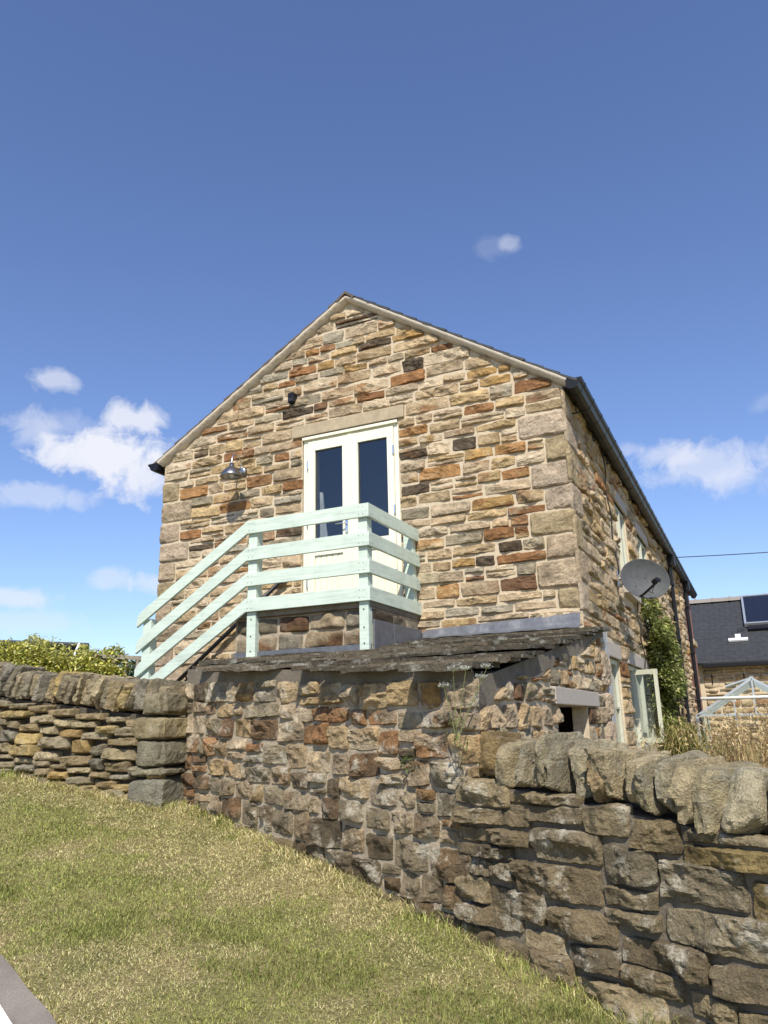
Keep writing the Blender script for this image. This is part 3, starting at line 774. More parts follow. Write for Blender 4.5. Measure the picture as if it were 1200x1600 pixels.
# ------------------------------------------------------------------ wall lamp and sensor
lamp = empty('wall_lamp', (1.22, 0, 1.79), 'galvanised gooseneck wall lamp above the stair railing', 'lamp')
mb = MB(); mb.lathe([(0, 0), (.062, 0), (.062, .02), (.05, .034), (.0, .036)], Matrix.Translation((1.215, -.022, 1.785)) @ Matrix.Rotation(R(90), 4, 'X'), 24); part(mb, 'backplate', M_STEEL, lamp, True)
pts = []
for i in range(15):
    t = i/14; a = math.pi*t
    pts.append((1.215+.025*t, -.05-.115+.115*math.cos(a)-.0, 1.80+.17*math.sin(a)*(1 if t < .5 else 1)))
pts.append((1.243, -.28, 1.79))
mb = MB(); mb.tube([(1.215, -.04, 1.79)]+pts, .0085, 10); part(mb, 'arm', M_CHROME, lamp, True)
mb = MB(); mb.lathe([(.0, .10), (.03, .10), (.034, .06), (.05, .045), (.075, .03), (.11, -.005), (.138, -.05), (.147, -.075), (.144, -.076), (.133, -.05), (.1, -.005), (.06, .03), (.0, .04)], Matrix.Translation((1.243, -.28, 1.72)) @ Matrix.Diagonal((.9, .9, .95, 1)), 40)
part(mb, 'shade', M_STEEL, lamp, True)
mb = MB(); mb.lathe([(0, .02), (.028, .0), (.03, -.03), (.018, -.055), (0, -.062)], Matrix.Translation((1.243, -.28, 1.70)), 16); part(mb, 'bulb', M_WHITE, lamp, True)
sen = empty('wall_sensor', (1.917, 0, 2.583), 'small black sensor box on the gable above the door lintel', 'sensor')
mb = MB(); mb.box((1.875, -.085, 2.525), (1.955, -.012, 2.645), bevel=.008); part(mb, 'housing', M_BLACK, sen)
mb = MB(); mb.box((1.885, -.091, 2.535), (1.945, -.0855, 2.575), bevel=.003); part(mb, 'lens', simple_mat('dark_lens', (.03, .03, .035), .1), sen)
mb = MB(); mb.box((1.87, -.0125, 2.50), (1.96, .0, 2.66), bevel=.003); part(mb, 'mount', M_BLACK, sen)

# ------------------------------------------------------------------ lean-to outhouse
PIT = .17; ZF = -.335
def rz(y): return ZF+PIT*y
def rs(y): return -.366+.153*y
lean = empty('stone_outhouse', (4.2, -1.5, -1.9), 'low stone lean-to under a mossy stone slate roof against the gable', 'outhouse')
A2 = Vector((2.49, -2.42)); du = Vector((.91, -.4146)).normalized(); LXE = 5.225
LEN = (LXE-A2.x)/du.x
O_, U_, N_ = (A2.x, A2.y, 0), (du.x, du.y, 0), (du.y, -du.x, 0)
def topz(s): return rz(A2.y+du.y*s)
mb = MB()
def fr(s, n, z): return (A2.x+du.x*s+du.y*n, A2.y+du.y*s-du.x*n, z)
th = .35
V = [fr(0, 0, -2.9), fr(LEN, 0, -2.9), fr(LEN, 0, topz(LEN)-.02), fr(0, 0, topz(0)-.02), fr(0, -th, -2.9), fr(LEN-.16, -th, -2.9), fr(LEN-.16, -th, topz(LEN)+.04), fr(0, -th, topz(0)+.03)]
mb.add(V, [(0, 1, 2, 3), (5, 4, 7, 6), (4, 0, 3, 7), (1, 5, 6, 2), (3, 2, 6, 7), (4, 5, 1, 0)])
part(mb, 'wall_core', M_MORTAR_G, lean)
mb = MB(); V = [fr(-.001, .006, topz(0)-.14), fr(LEN+.006, .006, topz(LEN)-.11), fr(LEN+.006, .006, topz(LEN)+.02), fr(-.001, .006, topz(0)+.02)]
V += [fr(-.001, .0005, topz(0)-.17), fr(LEN+.006, .0005, topz(LEN)-.13)]
mb.add(V, [(0, 1, 2, 3), (4, 5, 1, 0)]); part(mb, 'render_band', M_RENDER, lean)
def col_front(u, v):
    low = min(max((-v-1.25)/.6, 0), 1); s = u/LEN
    c, c2 = pick([.46, .26, .22-.1*low, .1+.3*low])
    k = (.98-.40*low*min(1, .4+s)); g_ = np.array([.26, .20, .118])
    mixv = .18+.45*low*min(1, .35+s)
    return (c*(1-mixv)+g_*mixv)*k, (c2*(1-mixv)+g_*mixv)*k*.8
acc = MB()
FS = .055
def fshear(u): return -FS*u
rows = rows_between(-2.55, topz(0)-.07, .095, .165)
lay(acc, O_, U_, Z3, N_, rows, lambda v: (0, LEN+.02), [], (.11, .28), 0.010, col_front, .009, topf=None, shear=fshear, depth=.019, rock=1.1, er=.010, jit=.08, roundp=11, thin=.16)
part(acc, 'wall', M_OLD, lean, False, 'weathered front wall of rust and black stained stones in pale mortar')
# end wall facing the side garden
mb = MB()
OP = (-2.0, -.98, -1.36, -1.07)
ya, yb = A2.y+du.y*LEN+.02, -.0
def endpiece(y0, y1, z0, z1a, z1b):
    mb.prism([(y0, z0), (y1, z0), (y1, z1b), (y0, z1a)], 0, LXE-.12, LXE)
endpiece(ya+.28, OP[0], -2.4, rz(ya+.28)-.06, rz(OP[0])-.06); endpiece(OP[1], yb-.03, -2.4, rz(OP[1])-.06, rz(yb)-.06); endpiece(OP[0], OP[1], OP[3], rz(OP[0])-.06, rz(OP[1])-.06); endpiece(OP[0], OP[1], -2.4, OP[2], OP[2])
mb.prism([(LXE, ya+.01), (LXE, ya+.279), (LXE-.12, ya+.279), (LXE-.12, ya+.07)], 2, -2.6, rz(ya)-.02)
part(mb, 'wall_core', M_MORTAR, lean)
acc = MB()
def col_end(u, v): 
    c, c2 = pick([.66, .2, .10, .05]); return c*.95, c2*.9
LOh = (-2.14, -.62, -1.072, -.955)
lay(acc, (LXE, 0, 0), Y3, Z3, X3, rows_between(-1.75, -.45, .11, .16, (-1.36, -1.072, -.955)), lambda v: (ya, min(-.0, (v+.14-ZF)/PIT*-1 if False else 0)), [OP, LOh], (.13, .3), .014, col_end, .012, topf=lambda u: rz(u)-.125-.04*math.sin(u*5+1), depth=.019, rock=.9, er=.011, roundp=10, thin=.1)
for (v0, v1) in ((-1.75, -1.42), (-1.40, -1.17), (-1.15, -.93), (-.9, -.58)):
    c = np.array(QC[rng.integers(4)])*.92; w = .30 if v0 in (-1.75, -1.15) else .36
    stone(acc, (LXE, 0, 0), Y3, Z3, X3, -w, v0, w-.0, v1-v0-.012, .018, depth=.05, rock=.3, c=c, c2=c*.8, er=.016, jit=.04, roundp=9, tool=.012)
part(acc, 'wall', M_STONE, lean, False, 'sunlit end wall with a small dark opening under a concrete lintel')
mb = MB(); mb.prism([(ya, rz(ya)-.16), (-.01, rz(0)-.11), (-.01, rz(0)-.05), (ya, rz(ya)-.02)], 0, LXE+.001, LXE+.012); part(mb, 'render_band', M_RENDER, lean)
mb = MB(); mb.box((LXE-.25, LOh[0], LOh[2]), (LXE+.034, LOh[1], LOh[3]-.004), bevel=.006); part(mb, 'lintel', M_LINTEL_P, lean)
mb = MB(); mb.box((LXE-.55, OP[0]-.1, -2.3), (LXE-.5, OP[1]+.1, -.7)); part(mb, 'shade_board', M_DARK, lean)  # added near-black board: its colour stands for the shade inside the opening
mb = MB(); V = [(A2.x, A2.y, -2.2), (2.0, -1.15, -2.2), (2.0, -1.15, rz(-1.15)-.02), (A2.x, A2.y, rz(A2.y)-.02)]; mb.add(V, [(0, 1, 2, 3)]); part(mb, 'wall_core', M_MORTAR_G, lean)
mb = MB(); mb.box((W, -.03, -2.2), (LXE, .3, -.37)); part(mb, 'wall_return', M_STONE, lean)
# stone slates
def slab(acc, cx, cy, lx, ly, th, tilt, c, z):
    "one irregular slate: top grid, underside and riven edges"
    SEED[0] += 1; sd = SEED[0]
    nx = max(4, int(lx/.035)); ny = max(3, int(ly/.06))
    a = np.linspace(-.5, .5, nx+1); b = np.linspace(-.5, .5, ny+1); Ag, Bg = np.meshgrid(a, b); Ag = Ag.ravel(); Bg = Bg.ravel()
    x = cx+Ag*lx; y = cy+Bg*ly
    P0 = np.stack([x, y, np.full_like(x, sd*1.3)], 1)
    front = np.clip(-Bg*2, 0, 1)**6; y = y+front*.03*fbm(P0*np.array([9, 0, 1]), 3, sd)+rng.uniform(-.02, .02)*Ag
    x = x+np.sign(Ag)*(np.abs(Ag)*2)**8*.012*fbm(P0*12, 2, sd+2)
    zt = z+PIT*(y-cy)+tilt*(y-cy)+.003*fbm(P0*6, 2, sd+4)
    zb = zt-th*(.75+.4*fbm(P0*11, 2, sd+6))
    n = (nx+1)*(ny+1); i = np.arange(n).reshape(ny+1, nx+1)
    F = np.stack([i[:-1, :-1], i[:-1, 1:], i[1:, 1:], i[1:, :-1]], -1).reshape(-1, 4)
    ring = np.concatenate([i[0, :], i[1:, -1], i[-1, -2::-1], i[-2:0:-1, 0]])
    r2 = np.roll(ring, -1)
    # middle of the edge bulges and breaks
    V = np.concatenate([np.stack([x, y, zt], 1), np.stack([x, y, zb], 1)])
    S = np.stack([ring+n, r2+n, r2, ring], 1)
    Cc = np.tile(np.asarray(c), (2*n, 1))*(1+.3*fbm(np.concatenate([P0, P0])*6, 2, sd+8))[:, None]
    acc.add(V, np.concatenate([F, F[:, ::-1]+n, S]), np.clip(Cc, .01, .7))
acc = MB()
SLC = [(.108, .088, .06), (.135, .108, .074), (.088, .073, .051), (.155, .127, .088), (.112, .096, .067)]
EXPO = .275; y = -.02; k = 0
def eave_y(x): return -2.655+(x-2.6)*(-1.25/2.68)
ys_ = []
yy = -4.0
while yy < -.05: ys_.append(yy); yy += EXPO*rng.uniform(.86, 1.12)
for yi, yf in enumerate(ys_):
    x = 1.93 if yf > -1.65 else 1.93+(-1.65-yf)*.84
    x = max(x, 1.92); x += rng.uniform(-.05, .05)
    # left limit where the row meets the slanting eave
    while x < LXE+.02:
        w = rng.uniform(.28, .72); x1 = min(x+w, LXE+.06+rng.uniform(-.05, .03))
        if LXE-x1 < .15: x1 = LXE+.05+rng.uniform(-.04, .03)
        xm = (x+x1)/2
        ey = eave_y(x if x > 2.3 else 2.3)
        ylo = yf
        if yf+EXPO*1.0 > ey:      # keep only what lies inside the eave line
            ylo = max(yf, ey-.02+rng.uniform(-.014, .014))
            if not (yf > -1.15 and x1 < LX1+.05 and False):
                yb_ = min(ylo+EXPO+.17, -.012)
                xx0, xx1 = x, x1
                if yf > -1.25+.0 and xx0 < LX1+.06:
                    # landing stands here
                    if xx1 <= LX1+.1: x = x1; 
                    xx0 = max(xx0, LX1+.055)
                    if yf <= -1.12: xx0 = x if x < x1 else xx0
                if xx1-xx0 > .06 and yb_-ylo > .1 and not (xx0 < LX1 and yf > -1.40 and False):
                    if xx0 < LX1+.05: yb_ = min(yb_, LY-.02)
                    if yb_-ylo > .06:
                        c = np.array(SLC[rng.integers(len(SLC))])*rng.uniform(.55, 1.35)
                        cy = (ylo+yb_)/2
                        slab(acc, (xx0+xx1)/2, cy, xx1-xx0-.006, yb_-ylo, 0.03*rng.uniform(.8, 1.4), -.105+rng.uniform(-.014, .014), c, rs(cy)+.012+rng.uniform(-.007, .007))
        x = x1 if x1 > x else x+.3
part(acc, 'roof', M_SLATE, lean, False, 'mossy stone slate roof in stepped uneven courses')
mb = MB(); V = [(1.97, -1.12, rz(-1.12)-.0), (2.55, -2.3, rz(-2.3)), (LXE-.05, eave_y(LXE)+.27, rz(eave_y(LXE)+.27)), (LXE-.05, -.02, rz(-.02)), (LX1, -.02, rz(-.02)), (LX1, -1.12, rz(-1.12))]
V = [(a, b, c-.07) for a, b, c in V]
mb.addpoly(V+[(a, b, c-.015) for a, b, c in V], [tuple(range(6)), tuple(range(11, 5, -1))]); part(mb, 'roof_deck', M_DARK, lean)
mb = MB()
for (a, b, dz) in ((LX1+.05, 4.09, 0), (4.085, W-.015, .002)):
    z0, z1 = (-.267+(-.209+.267)*(x_-3.41)/1.65 for x_ in (a, b)) 
    V = []
    F = []
    n = 16
    for i in range(n+1):
        t = i/n; x = a+(b-a)*t; zt = z0+(z1-z0)*t
        wv = .006*math.sin(x*17)+.004*math.sin(x*41)
        for (yy, z) in ((-.034-dz, zt), (-.052-dz+wv, zt-.03), (-.058-dz+wv, zt-.07), (-.075-dz+wv, rs(-.07)+.034), (-.13-dz, rs(-.13)+.03+wv*.5)): V.append((x, yy, z))
        if i:
            o = (i-1)*5
            for k in range(4): F.append((o+k, o+k+1, o+k+6, o+k+5))
    mb.add(V, F)
part(mb, 'lead_flashing', M_LEAD, lean, True)

# ------------------------------------------------------------------ dry stone walls
def rock(acc, M, lx, ly, lz, c, res=9, nplanes=9, k=13, rough=.05, c2=None, tilt=.13):
    SEED[0] += 1; sd = SEED[0]
    t = np.linspace(-1, 1, res+1); t = np.tan(t*.78)/math.tan(.78)
    Ag, Bg = np.meshgrid(t, t); Ag = Ag.ravel(); Bg = Bg.ravel(); one = np.ones_like(Ag); i = np.arange((res+1)**2).reshape(res+1, res+1)
    F = np.stack([i[:-1, :-1], i[:-1, 1:], i[1:, 1:], i[1:, :-1]], -1).reshape(-1, 4)
    n = len(Ag); Vs = []; Fs = []
    for q, (a, b, c_) in enumerate(((one, Ag, Bg), (-one, Bg, Ag), (Bg, one, Ag), (Ag, -one, Bg), (Ag, Bg, one), (Bg, Ag, -one))):
        Vs.append(np.stack([a, b, c_], 1)); Fs.append(F+q*n)
    Dv = np.concatenate(Vs); Dv = Dv/np.linalg.norm(Dv, axis=1, keepdims=True)
    half = np.array([lx, ly, lz])/2
    pl = []
    for ax in range(3):
        for s in (1, -1):
            nn = np.zeros(3); nn[ax] = s; nn += rng.uniform(-tilt, tilt, 3); pl.append((nn/np.linalg.norm(nn), half[ax]*rng.uniform(.9, 1.0)))
    for q in range(nplanes):
        nn = rng.normal(size=3); nn /= np.linalg.norm(nn); sup = np.sum(np.abs(nn)*half); pl.append((nn, sup*rng.uniform(.66, .86)))
    rr = 0
    for nn, dd in pl:
        q = np.maximum(Dv@nn, 1e-3)/dd; rr = rr+q**k
    r = rr**(-1/k)
    Pv = Dv*r[:, None]
    mn = min(lx, lz)
    Pn = Pv+sd*2.17
    r2 = 1+rough*1.6*fbm(Pn*(2.2/mn), 3, sd)*.5+rough*1.0*fbm(Pn*(6/mn), 3, sd+3)-rough*.9*np.abs(fbm(Pn*(3.5/mn), 2, sd+4))
    ra_ = rng.uniform(0, 6.28); Q = np.stack([Pv[:, 0]+.7*Pv[:, 1]*math.cos(ra_), Pv[:, 2]+.7*Pv[:, 1]*math.sin(ra_)], 1)
    r2 = r2+rough*1.1*lnoise(Q*(2.6/mn)+sd*.37, sd)+rough*.5*lnoise(Q[:, ::-1]*(6.5/mn)+sd*.7, sd+1)
    Pv = Pv*r2[:, None]
    Pw = np.array(M.to_3x3())@Pv.T; Pw = Pw.T+np.array(M.translation)
    C = np.tile(np.asarray(c), (len(Pv), 1))
    if c2 is not None:
        tt = sstep(.0, .4, fbm(Pn*(1.5/mn), 3, sd+6))[:, None]; C = C*(1-tt)+np.asarray(c2)*tt
    C = C*(1+.2*fbm(Pn*(3/mn), 2, sd+9))[:, None]
    acc.add(Pv*0+Pw, np.concatenate(Fs), np.clip(C, .01, .8))
DRYC = [(.27, .22, .14), (.32, .26, .16), (.23, .195, .13), (.36, .29, .17), (.29, .22, .12), (.25, .22, .165), (.38, .28, .12)]
COPC = [(.44, .365, .215), (.38, .32, .195), (.50, .405, .24), (.41, .35, .225), (.45, .33, .18), (.36, .305, .20)]

def dry_wall(name, label, Ox, Oy, dx, dy, L, base, top, thick, hr_, wr, shear, copes, res, colf, mortar=None, copmat=None, coplab=None, rkw=None, buried=.3, mat=None):
    d = Vector((dx, dy)).normalized(); nrm = Vector((d.y, -d.x))
    root = empty(name, (Ox, Oy, base(0)), label, 'wall', 'dry stone walls along the grass bank')
    def P(s, n, z): return (Ox+d.x*s+nrm.x*n, Oy+d.y*s+nrm.y*n, z)
    mb = MB(); k = 12; V = []; F = []
    inset = -.006 if mortar else -.05
    for i in range(k+1):
        s = (L-.05)*i/k
        for (n, z) in ((inset, base(s)-.5), (inset, top(s)-.03), (-thick+.0, top(s)-.03), (-thick, base(s)-.5)): V.append(P(s, n, z))
        if i:
            o = (i-1)*4
            for j in range(4): F.append((o+j, o+(j+1) % 4, o+4+(j+1) % 4, o+4+j))
    F += [(0, 1, 2, 3), (k*4+3, k*4+2, k*4+1, k*4)]
    mb.add(V, F); part(mb, 'wall_core', mortar or M_CORE, root)
    acc = MB(); z0 = min(base(0)+shear*0, base(L)+shear*L)-buried; z1 = top(0)
    # rows live in sheared coordinates: real z = v - shear*s
    rws = rows_between(base(0)-buried, z1, *hr_)
    topf = None
    kw = dict(depth=.03, rock=1.3, er=.016, jit=.12, roundp=8, sink=.045, thin=.3); kw.update(rkw or {})
    lay(acc, (Ox, Oy, 0), (d.x, d.y, 0), Z3, (nrm.x, nrm.y, 0), rws, lambda v: (0, L), [], wr, kw.pop('gap', .012), colf, res, shear=lambda u: -shear*u, **kw)
    return root, d, nrm, P, acc, rws
# left wall: front face from its end pier westwards.  s runs from west to the pier
LW0 = (-3.2, -2.86); LWd = (5.70, .19)
LWL = math.hypot(*LWd)
def lbase(s): return -1.67+.142*(LWL-s)
def ltop(s): return -1.065+.122*(LWL-s)
def col_left(u, v):
    c = np.array(DRYC[rng.integers(len(DRYC))])*rng.uniform(.85, 1.25)
    if rng.random() < .1: c = np.array((.40, .27, .11))*rng.uniform(.8, 1.1)
    return c, np.array(DRYC[rng.integers(len(DRYC))])*.8
rootL, d, nrm, P, acc, rws = dry_wall('dry_stone_wall', 'tan dry stone wall with leaning copes running left from the outhouse', *LW0, *LWd, LWL, lbase, ltop, .4, (.05, .115), (.13, .34), .132, None, .0125, col_left, rkw=dict(thin=.15, er=.013, gap=.007, jit=.14))
# end pier blocks and the end face
z = -1.80; k = 0
for h in (.30, .07, .19, .17, .17):
    w = (.26, .22, .2, .24, .16)[k]; c = np.array(((.21, .195, .145), (.25, .22, .15), (.23, .205, .14), (.31, .25, .14), (.26, .22, .14))[k])
    stone(acc, P(0, .03, 0), (d.x, d.y, 0), Z3, (nrm.x, nrm.y, 0), LWL-w-.01, z+.004, w+.02, h-.01, .014, depth=.03, rock=.4, c=c, c2=c*.8, er=.02, jit=.06, roundp=8, sink=.05)
    stone(acc, P(LWL, .03, 0), (-nrm.x, -nrm.y, 0), Z3, (d.x, d.y, 0), -.01, z+.004, .42, h-.01, .02, depth=.02, rock=.6, c=c*.9, c2=c*.7, er=.02, jit=.06, roundp=8, sink=.05)
    z += h; k += 1
part(acc, 'wall', M_DRY, rootL, False)
s = .04
while s < LWL-.03:
    w = rng.uniform(.05, .105); hgt = rng.uniform(.18, .25); lean_ = rng.uniform(.22, .38)
    if s > LWL-.3: lean_ = .06
    c = np.array(DRYC[rng.integers(len(DRYC))])*rng.uniform(.8, 1.15)
    q = P(s+w/2, -.17+rng.uniform(-.02, .02), ltop(s)+hgt*.44)
    M = Matrix.Translation(q) @ Matrix.Rotation(math.atan2(d.y, d.x)+rng.uniform(-.12, .12), 4, 'Z') @ Matrix.Rotation(lean_+rng.uniform(-.06, .06), 4, 'Y')
    cp = MB(); rock(cp, M, w*.98, .42*rng.uniform(.85, 1.05), hgt*1.12, c, 15 if s > 2.5 else 6, c2=c*.75, rough=.045, nplanes=4, k=48, tilt=.07)
    part(cp, 'cope_stone', M_DRY, rootL, False); s += w*.93
# right wall continues the line of the outhouse front towards the camera
RW0 = fr(LEN-.14, .022, 0)[:2]; RWL = 4.6
def sfrom(s): return s+LEN-.14
def rbase(s): return -1.68-.15*(sfrom(s)-.1)
def rtop(s): return -1.40-.11*s
def col_right(u, v):
    real = v-.12*u; hgt = (real-rbase(u))/(rtop(u)-rbase(u))
    dry = min(max((u-.45)*1.6, 0), 1)*min(max((hgt-.3)*2.5, 0), 1)
    c = np.array(DRYC[rng.integers(len(DRYC))]); dk = np.array([(.138, .105, .061), (.175, .135, .077), (.118, .092, .056), (.205, .16, .092)][rng.integers(4)])
    c = (c*dry*.8+dk*1.3*(1-dry))*rng.uniform(.8, 1.2); return c, c*.7
rootR, d, nrm, P, acc, rws = dry_wall('dry_stone_wall', 'dark lichen-spotted stone wall with chunky upright copes at right foreground', *RW0, du.x, du.y, RWL, rbase, rtop, .42, (.085, .165), (.16, .42), .12, None, .0085, col_right, mortar=M_MORTAR_D, rkw=dict(thin=.25, gap=.005, er=.010, depth=.022, sink=.025, rock=1.2, roundp=11, jit=.09), buried=.55, mat=M_OLD)
part(acc, 'wall', M_OLD, rootR, False)
s = -.02; first = True; i = 0
RWID = [.07, .12, .12, .10, .07, .055, .06, .07, .10, .09, .075, .085, .06, .09, .09, .11, .12]
while s < RWL:
    w = RWID[i] if i < len(RWID) else rng.uniform(.1, .22); hgt = rng.uniform(.155, .225)
    if 2 <= i <= 3: hgt = .17
    c = np.array(COPC[rng.integers(len(COPC))])*rng.uniform(.9, 1.25)
    if i in (1, 2): c = np.array((.34, .24, .11))
    q = P(s+w/2, -.17+rng.uniform(-.02, .03), rtop(s+w/2)+hgt*.47)
    M = Matrix.Translation(q) @ Matrix.Rotation(math.atan2(d.y, d.x)+rng.uniform(-.15, .15), 4, 'Z') @ Matrix.Rotation(rng.uniform(-.10, .12), 4, 'Y')
    cp = MB(); rock(cp, M, w*1.01, .44*rng.uniform(.85, 1.05), hgt*1.12, c, 24 if s < 2.6 else 7, c2=c*.75, rough=.036, nplanes=11, k=40, tilt=.17)
    part(cp, 'cope_stone', M_COPE, rootR, False); s += w*.99; i += 1

# ------------------------------------------------------------------ satellite dish
dish = empty('satellite_dish', (W, 2.26, .46), 'dark grey satellite dish on the side wall below the gutter', 'satellite dish')
dc = Vector((5.44, 1.98, .385)); nd = Vector((.30, -.93, .16)).normalized()
ex = Vector((nd.y*-1, nd.x, 0)).normalized(); ex = -ex if ex.x < 0 else ex
ey = nd.cross(ex); ey = -ey if ey.z < 0 else ey
MD = Matrix(((ex.x, ey.x, nd.x, dc.x), (ex.y, ey.y, nd.y, dc.y), (ex.z, ey.z, nd.z, dc.z), (0, 0, 0, 1)))
MD = MD @ Matrix.Rotation(R(-24), 4, 'Z')
prof = [(0, -.055)]+[(.27*t, -.055+.06*t*t) for t in np.linspace(.1, 1, 12)]+[(.276, .008), (.278, .0), (.272, -.006)]+[(.268*t, -.065+.06*t*t) for t in np.linspace(.95, 0, 10)]
MS = MD @ Matrix.Diagonal((1.0, .86, 1, 1))
mb = MB(); mb.lathe(prof, MS, 48); part(mb, 'reflector', M_GREYMET, dish, True)
P_ = lambda x, y, z: (MD @ Vector((x, y, z)))[:]
mb = MB(); mb.tube([P_(.0, -.225, -.02), P_(.03, -.21, .03), P_(.115, -.09, .23)], .014, 8); part(mb, 'arm', M_BLACK, dish)
mb = MB(); mb.tube([P_(.085, -.085, .19), P_(.115, -.06, .25)], [.03, .03], 12); mb.tube([P_(.10, -.05, .215), P_(.15, -.05, .225)], [.024, .022], 10); mb.tube([P_(.105, -.085, .26), P_(.1, -.19, .22), P_(.12, -.2, .16), P_(.07, -.17, .1)], .004, 6); part(mb, 'receiver', M_BLACK, dish)
mb = MB(); mb.tube([P_(0, 0, -.06), P_(0, 0, -.11)], .05, 12); bp_ = P_(0, 0, -.11)
mb.tube([(W+.02, 2.26, .46), (W+.2, 2.26, .46), bp_], .019, 8); mb.box((W+.015, 2.2, .36), (W+.035, 2.32, .56)); mb.tube([(W+.2, 2.26, .36), (W+.2, 2.26, .56)], .02, 8)
mb.tube([(W+.03, 2.26, .37), (W+.19, 2.26, .45)], .01, 6)
part(mb, 'bracket', M_STEEL, dish)
mb = MB()
for (x, y) in ((-.09, .02), (.0, .03), (-.07, -.11)): 
    r2 = math.hypot(x, y/.86); mb.tube([P_(x, y, -.055+.06*(r2/.27)**2), P_(x, y, -.05+.06*(r2/.27)**2)], .007, 8)
part(mb, 'bolt', M_BLACK, dish)

# cables
mb = MB(); pts = []
for i in range(30):
    t = i/29; z = 1.95-1.45*t; pts.append((W+.045+.012*math.sin(t*15), 1.9+.28*t+.02*math.sin(t*9), z))
mb.tube(pts, .008, 6); 
o = mb.build('aerial_cable', M_CABLE); tag(o, 'thin black cable running down the side wall to the satellite dish', 'cable', 'cables on the side wall')
mb = MB(); pts = [(W+.05+.01*math.sin(i*.7), 3.55+.25*i/25+.03*math.sin(i*.4), .45-1.0*i/25) for i in range(26)]
mb.tube(pts, .008, 6); o = mb.build('aerial_cable', M_CABLE); tag(o, 'thin black cable hanging down the side wall right of the dish', 'cable', 'cables on the side wall')
mb = MB(); pts = []
a_, b_2 = Vector((W+.2, 9.6, 2.06)), Vector((9.6, 10.4, 2.06))
for i in range(25):
    t = i/24; p_ = a_.lerp(b_2, t); p_.z -= .10*4*t*(1-t)*.3; pts.append(p_[:])
mb.tube(pts, .009, 6); o = mb.build('overhead_wire', M_CABLE); tag(o, 'black overhead wire stretched from the house gutter across the sky', 'wire')

# ------------------------------------------------------------------ slate roofed building behind
far = empty('slate_roof_building', (7.5, 17, -1.6), 'low stone building with dark slate roof and solar panel behind the house', 'building')
mb = MB(); mb.box((3.0, 15.85, -2.2), (12, 16.2, .26)); part(mb, 'wall_core', M_MORTAR, far)
acc = MB(); lay(acc, (0, 15.85, 0), X3, Z3, (0, -1, 0), rows_between(-1.9, .25, .13, .19), lambda v: (W+.07, 9.5), [], (.25, .55), .02, lambda u, v: pick([.8, .1, .08, .02]), .035, depth=.045, rock=1.4, er=.04)
part(acc, 'wall', M_STONE, far, True)
mb = MB(); ra = math.atan2(2.36-.25, 3.4); nr = 20; rl = math.hypot(3.4, 2.11)/nr
for i in range(nr):
    x = 3.0+(.15 if i % 2 else 0)
    while x < 12:
        w = .3; y0_ = 15.6+i*rl*math.cos(ra); z0_ = .25+i*rl*math.sin(ra); y1_ = y0_+(rl+.05)*math.cos(ra); z1_ = z0_+(rl+.05)*math.sin(ra)
        j = rng.uniform(-.0012, .0012)
        V = [(x, y0_, z0_+j+.012), (x+w-.006, y0_, z0_+j+.012), (x+w-.006, y1_, z1_+j-.004), (x, y1_, z1_+j-.004)]
        V += [(a, b, c-.012) for a, b, c in V]
        mb.add(V, [(0, 1, 2, 3), (4, 5, 1, 0), (5, 6, 2, 1), (7, 4, 0, 3)]); x += w
mb.prism([(15.6, .2), (19.0, 2.33), (22.4, .2)], 0, 3.0, 12)
part(mb, 'roof', M_ROOFSL, far)
mb = MB(); x = 3.05
while x < 12:
    mb.prism([(18.8, 2.31), (19.0, 2.45), (19.2, 2.31)], 0, x, x+.44); mb.prism([(18.78, 2.31), (19.0, 2.475), (19.22, 2.31)], 0, x+.44, x+.5); x += .5
part(mb, 'ridge_tile', simple_mat('clay_ridge', (.24, .21, .18), .9, 0, .2), far)
mb = MB(); mb.box((W+.1, 15.5, .12), (12, 15.62, .235), bevel=.015); part(mb, 'gutter', M_BLACK, far)
for x in (5.36, 6.15, 6.9):
    mb = MB(); mb.tube([(x, 15.78, -.05), (x, 15.78, -.3)], .014, 6); part(mb, 'gutter_bracket', M_BLACK, far)
def rp(x, y, off): return Vector((x, y-off*math.sin(ra), .25+(y-15.6)*2.11/3.4+off*math.cos(ra)))
sp_ = empty('solar_panel', rp(7.4, 18.1, .1)[:], 'dark blue solar panel in a pale frame on the slate roof', 'solar panel')
def slabroof(x0, x1, y0, y1, o0, o1, mat, name, par):
    mb = MB(); V = [rp(x, y, o)[:] for o in (o0, o1) for (x, y) in ((x0, y0), (x1, y0), (x1, y1), (x0, y1))]
    mb.add(V, [(3, 2, 1, 0), (4, 5, 6, 7), (0, 1, 5, 4), (1, 2, 6, 5), (2, 3, 7, 6), (3, 0, 4, 7)]); return part(mb, name, mat, par)
slabroof(6.40, 8.9, 17.32, 18.86, .05, .13, M_NAVY, 'collector', sp_)
slabroof(6.34, 6.398, 17.26, 18.92, .03, .15, M_ALU, 'frame', sp_); slabroof(6.40, 8.9, 17.26, 17.318, .03, .15, M_ALU, 'frame', sp_); slabroof(6.40, 8.9, 18.862, 18.92, .03, .15, M_ALU, 'frame', sp_); slabroof(8.902, 8.96, 17.26, 18.92, .03, .15, M_ALU, 'frame', sp_)
slabroof(6.42, 8.9, 17.05, 17.25, .02, .09, M_BLACK, 'tray', sp_)
br_ = empty('roof_bracket', rp(6.12, 16.7, .02)[:], 'white roof bracket with cable on the slates below the solar panel', 'bracket')
slabroof(5.88, 6.38, 16.55, 16.66, .02, .07, M_WHITE, 'bar', br_); slabroof(6.06, 6.2, 16.665, 16.86, .02, .07, M_WHITE, 'box', br_)
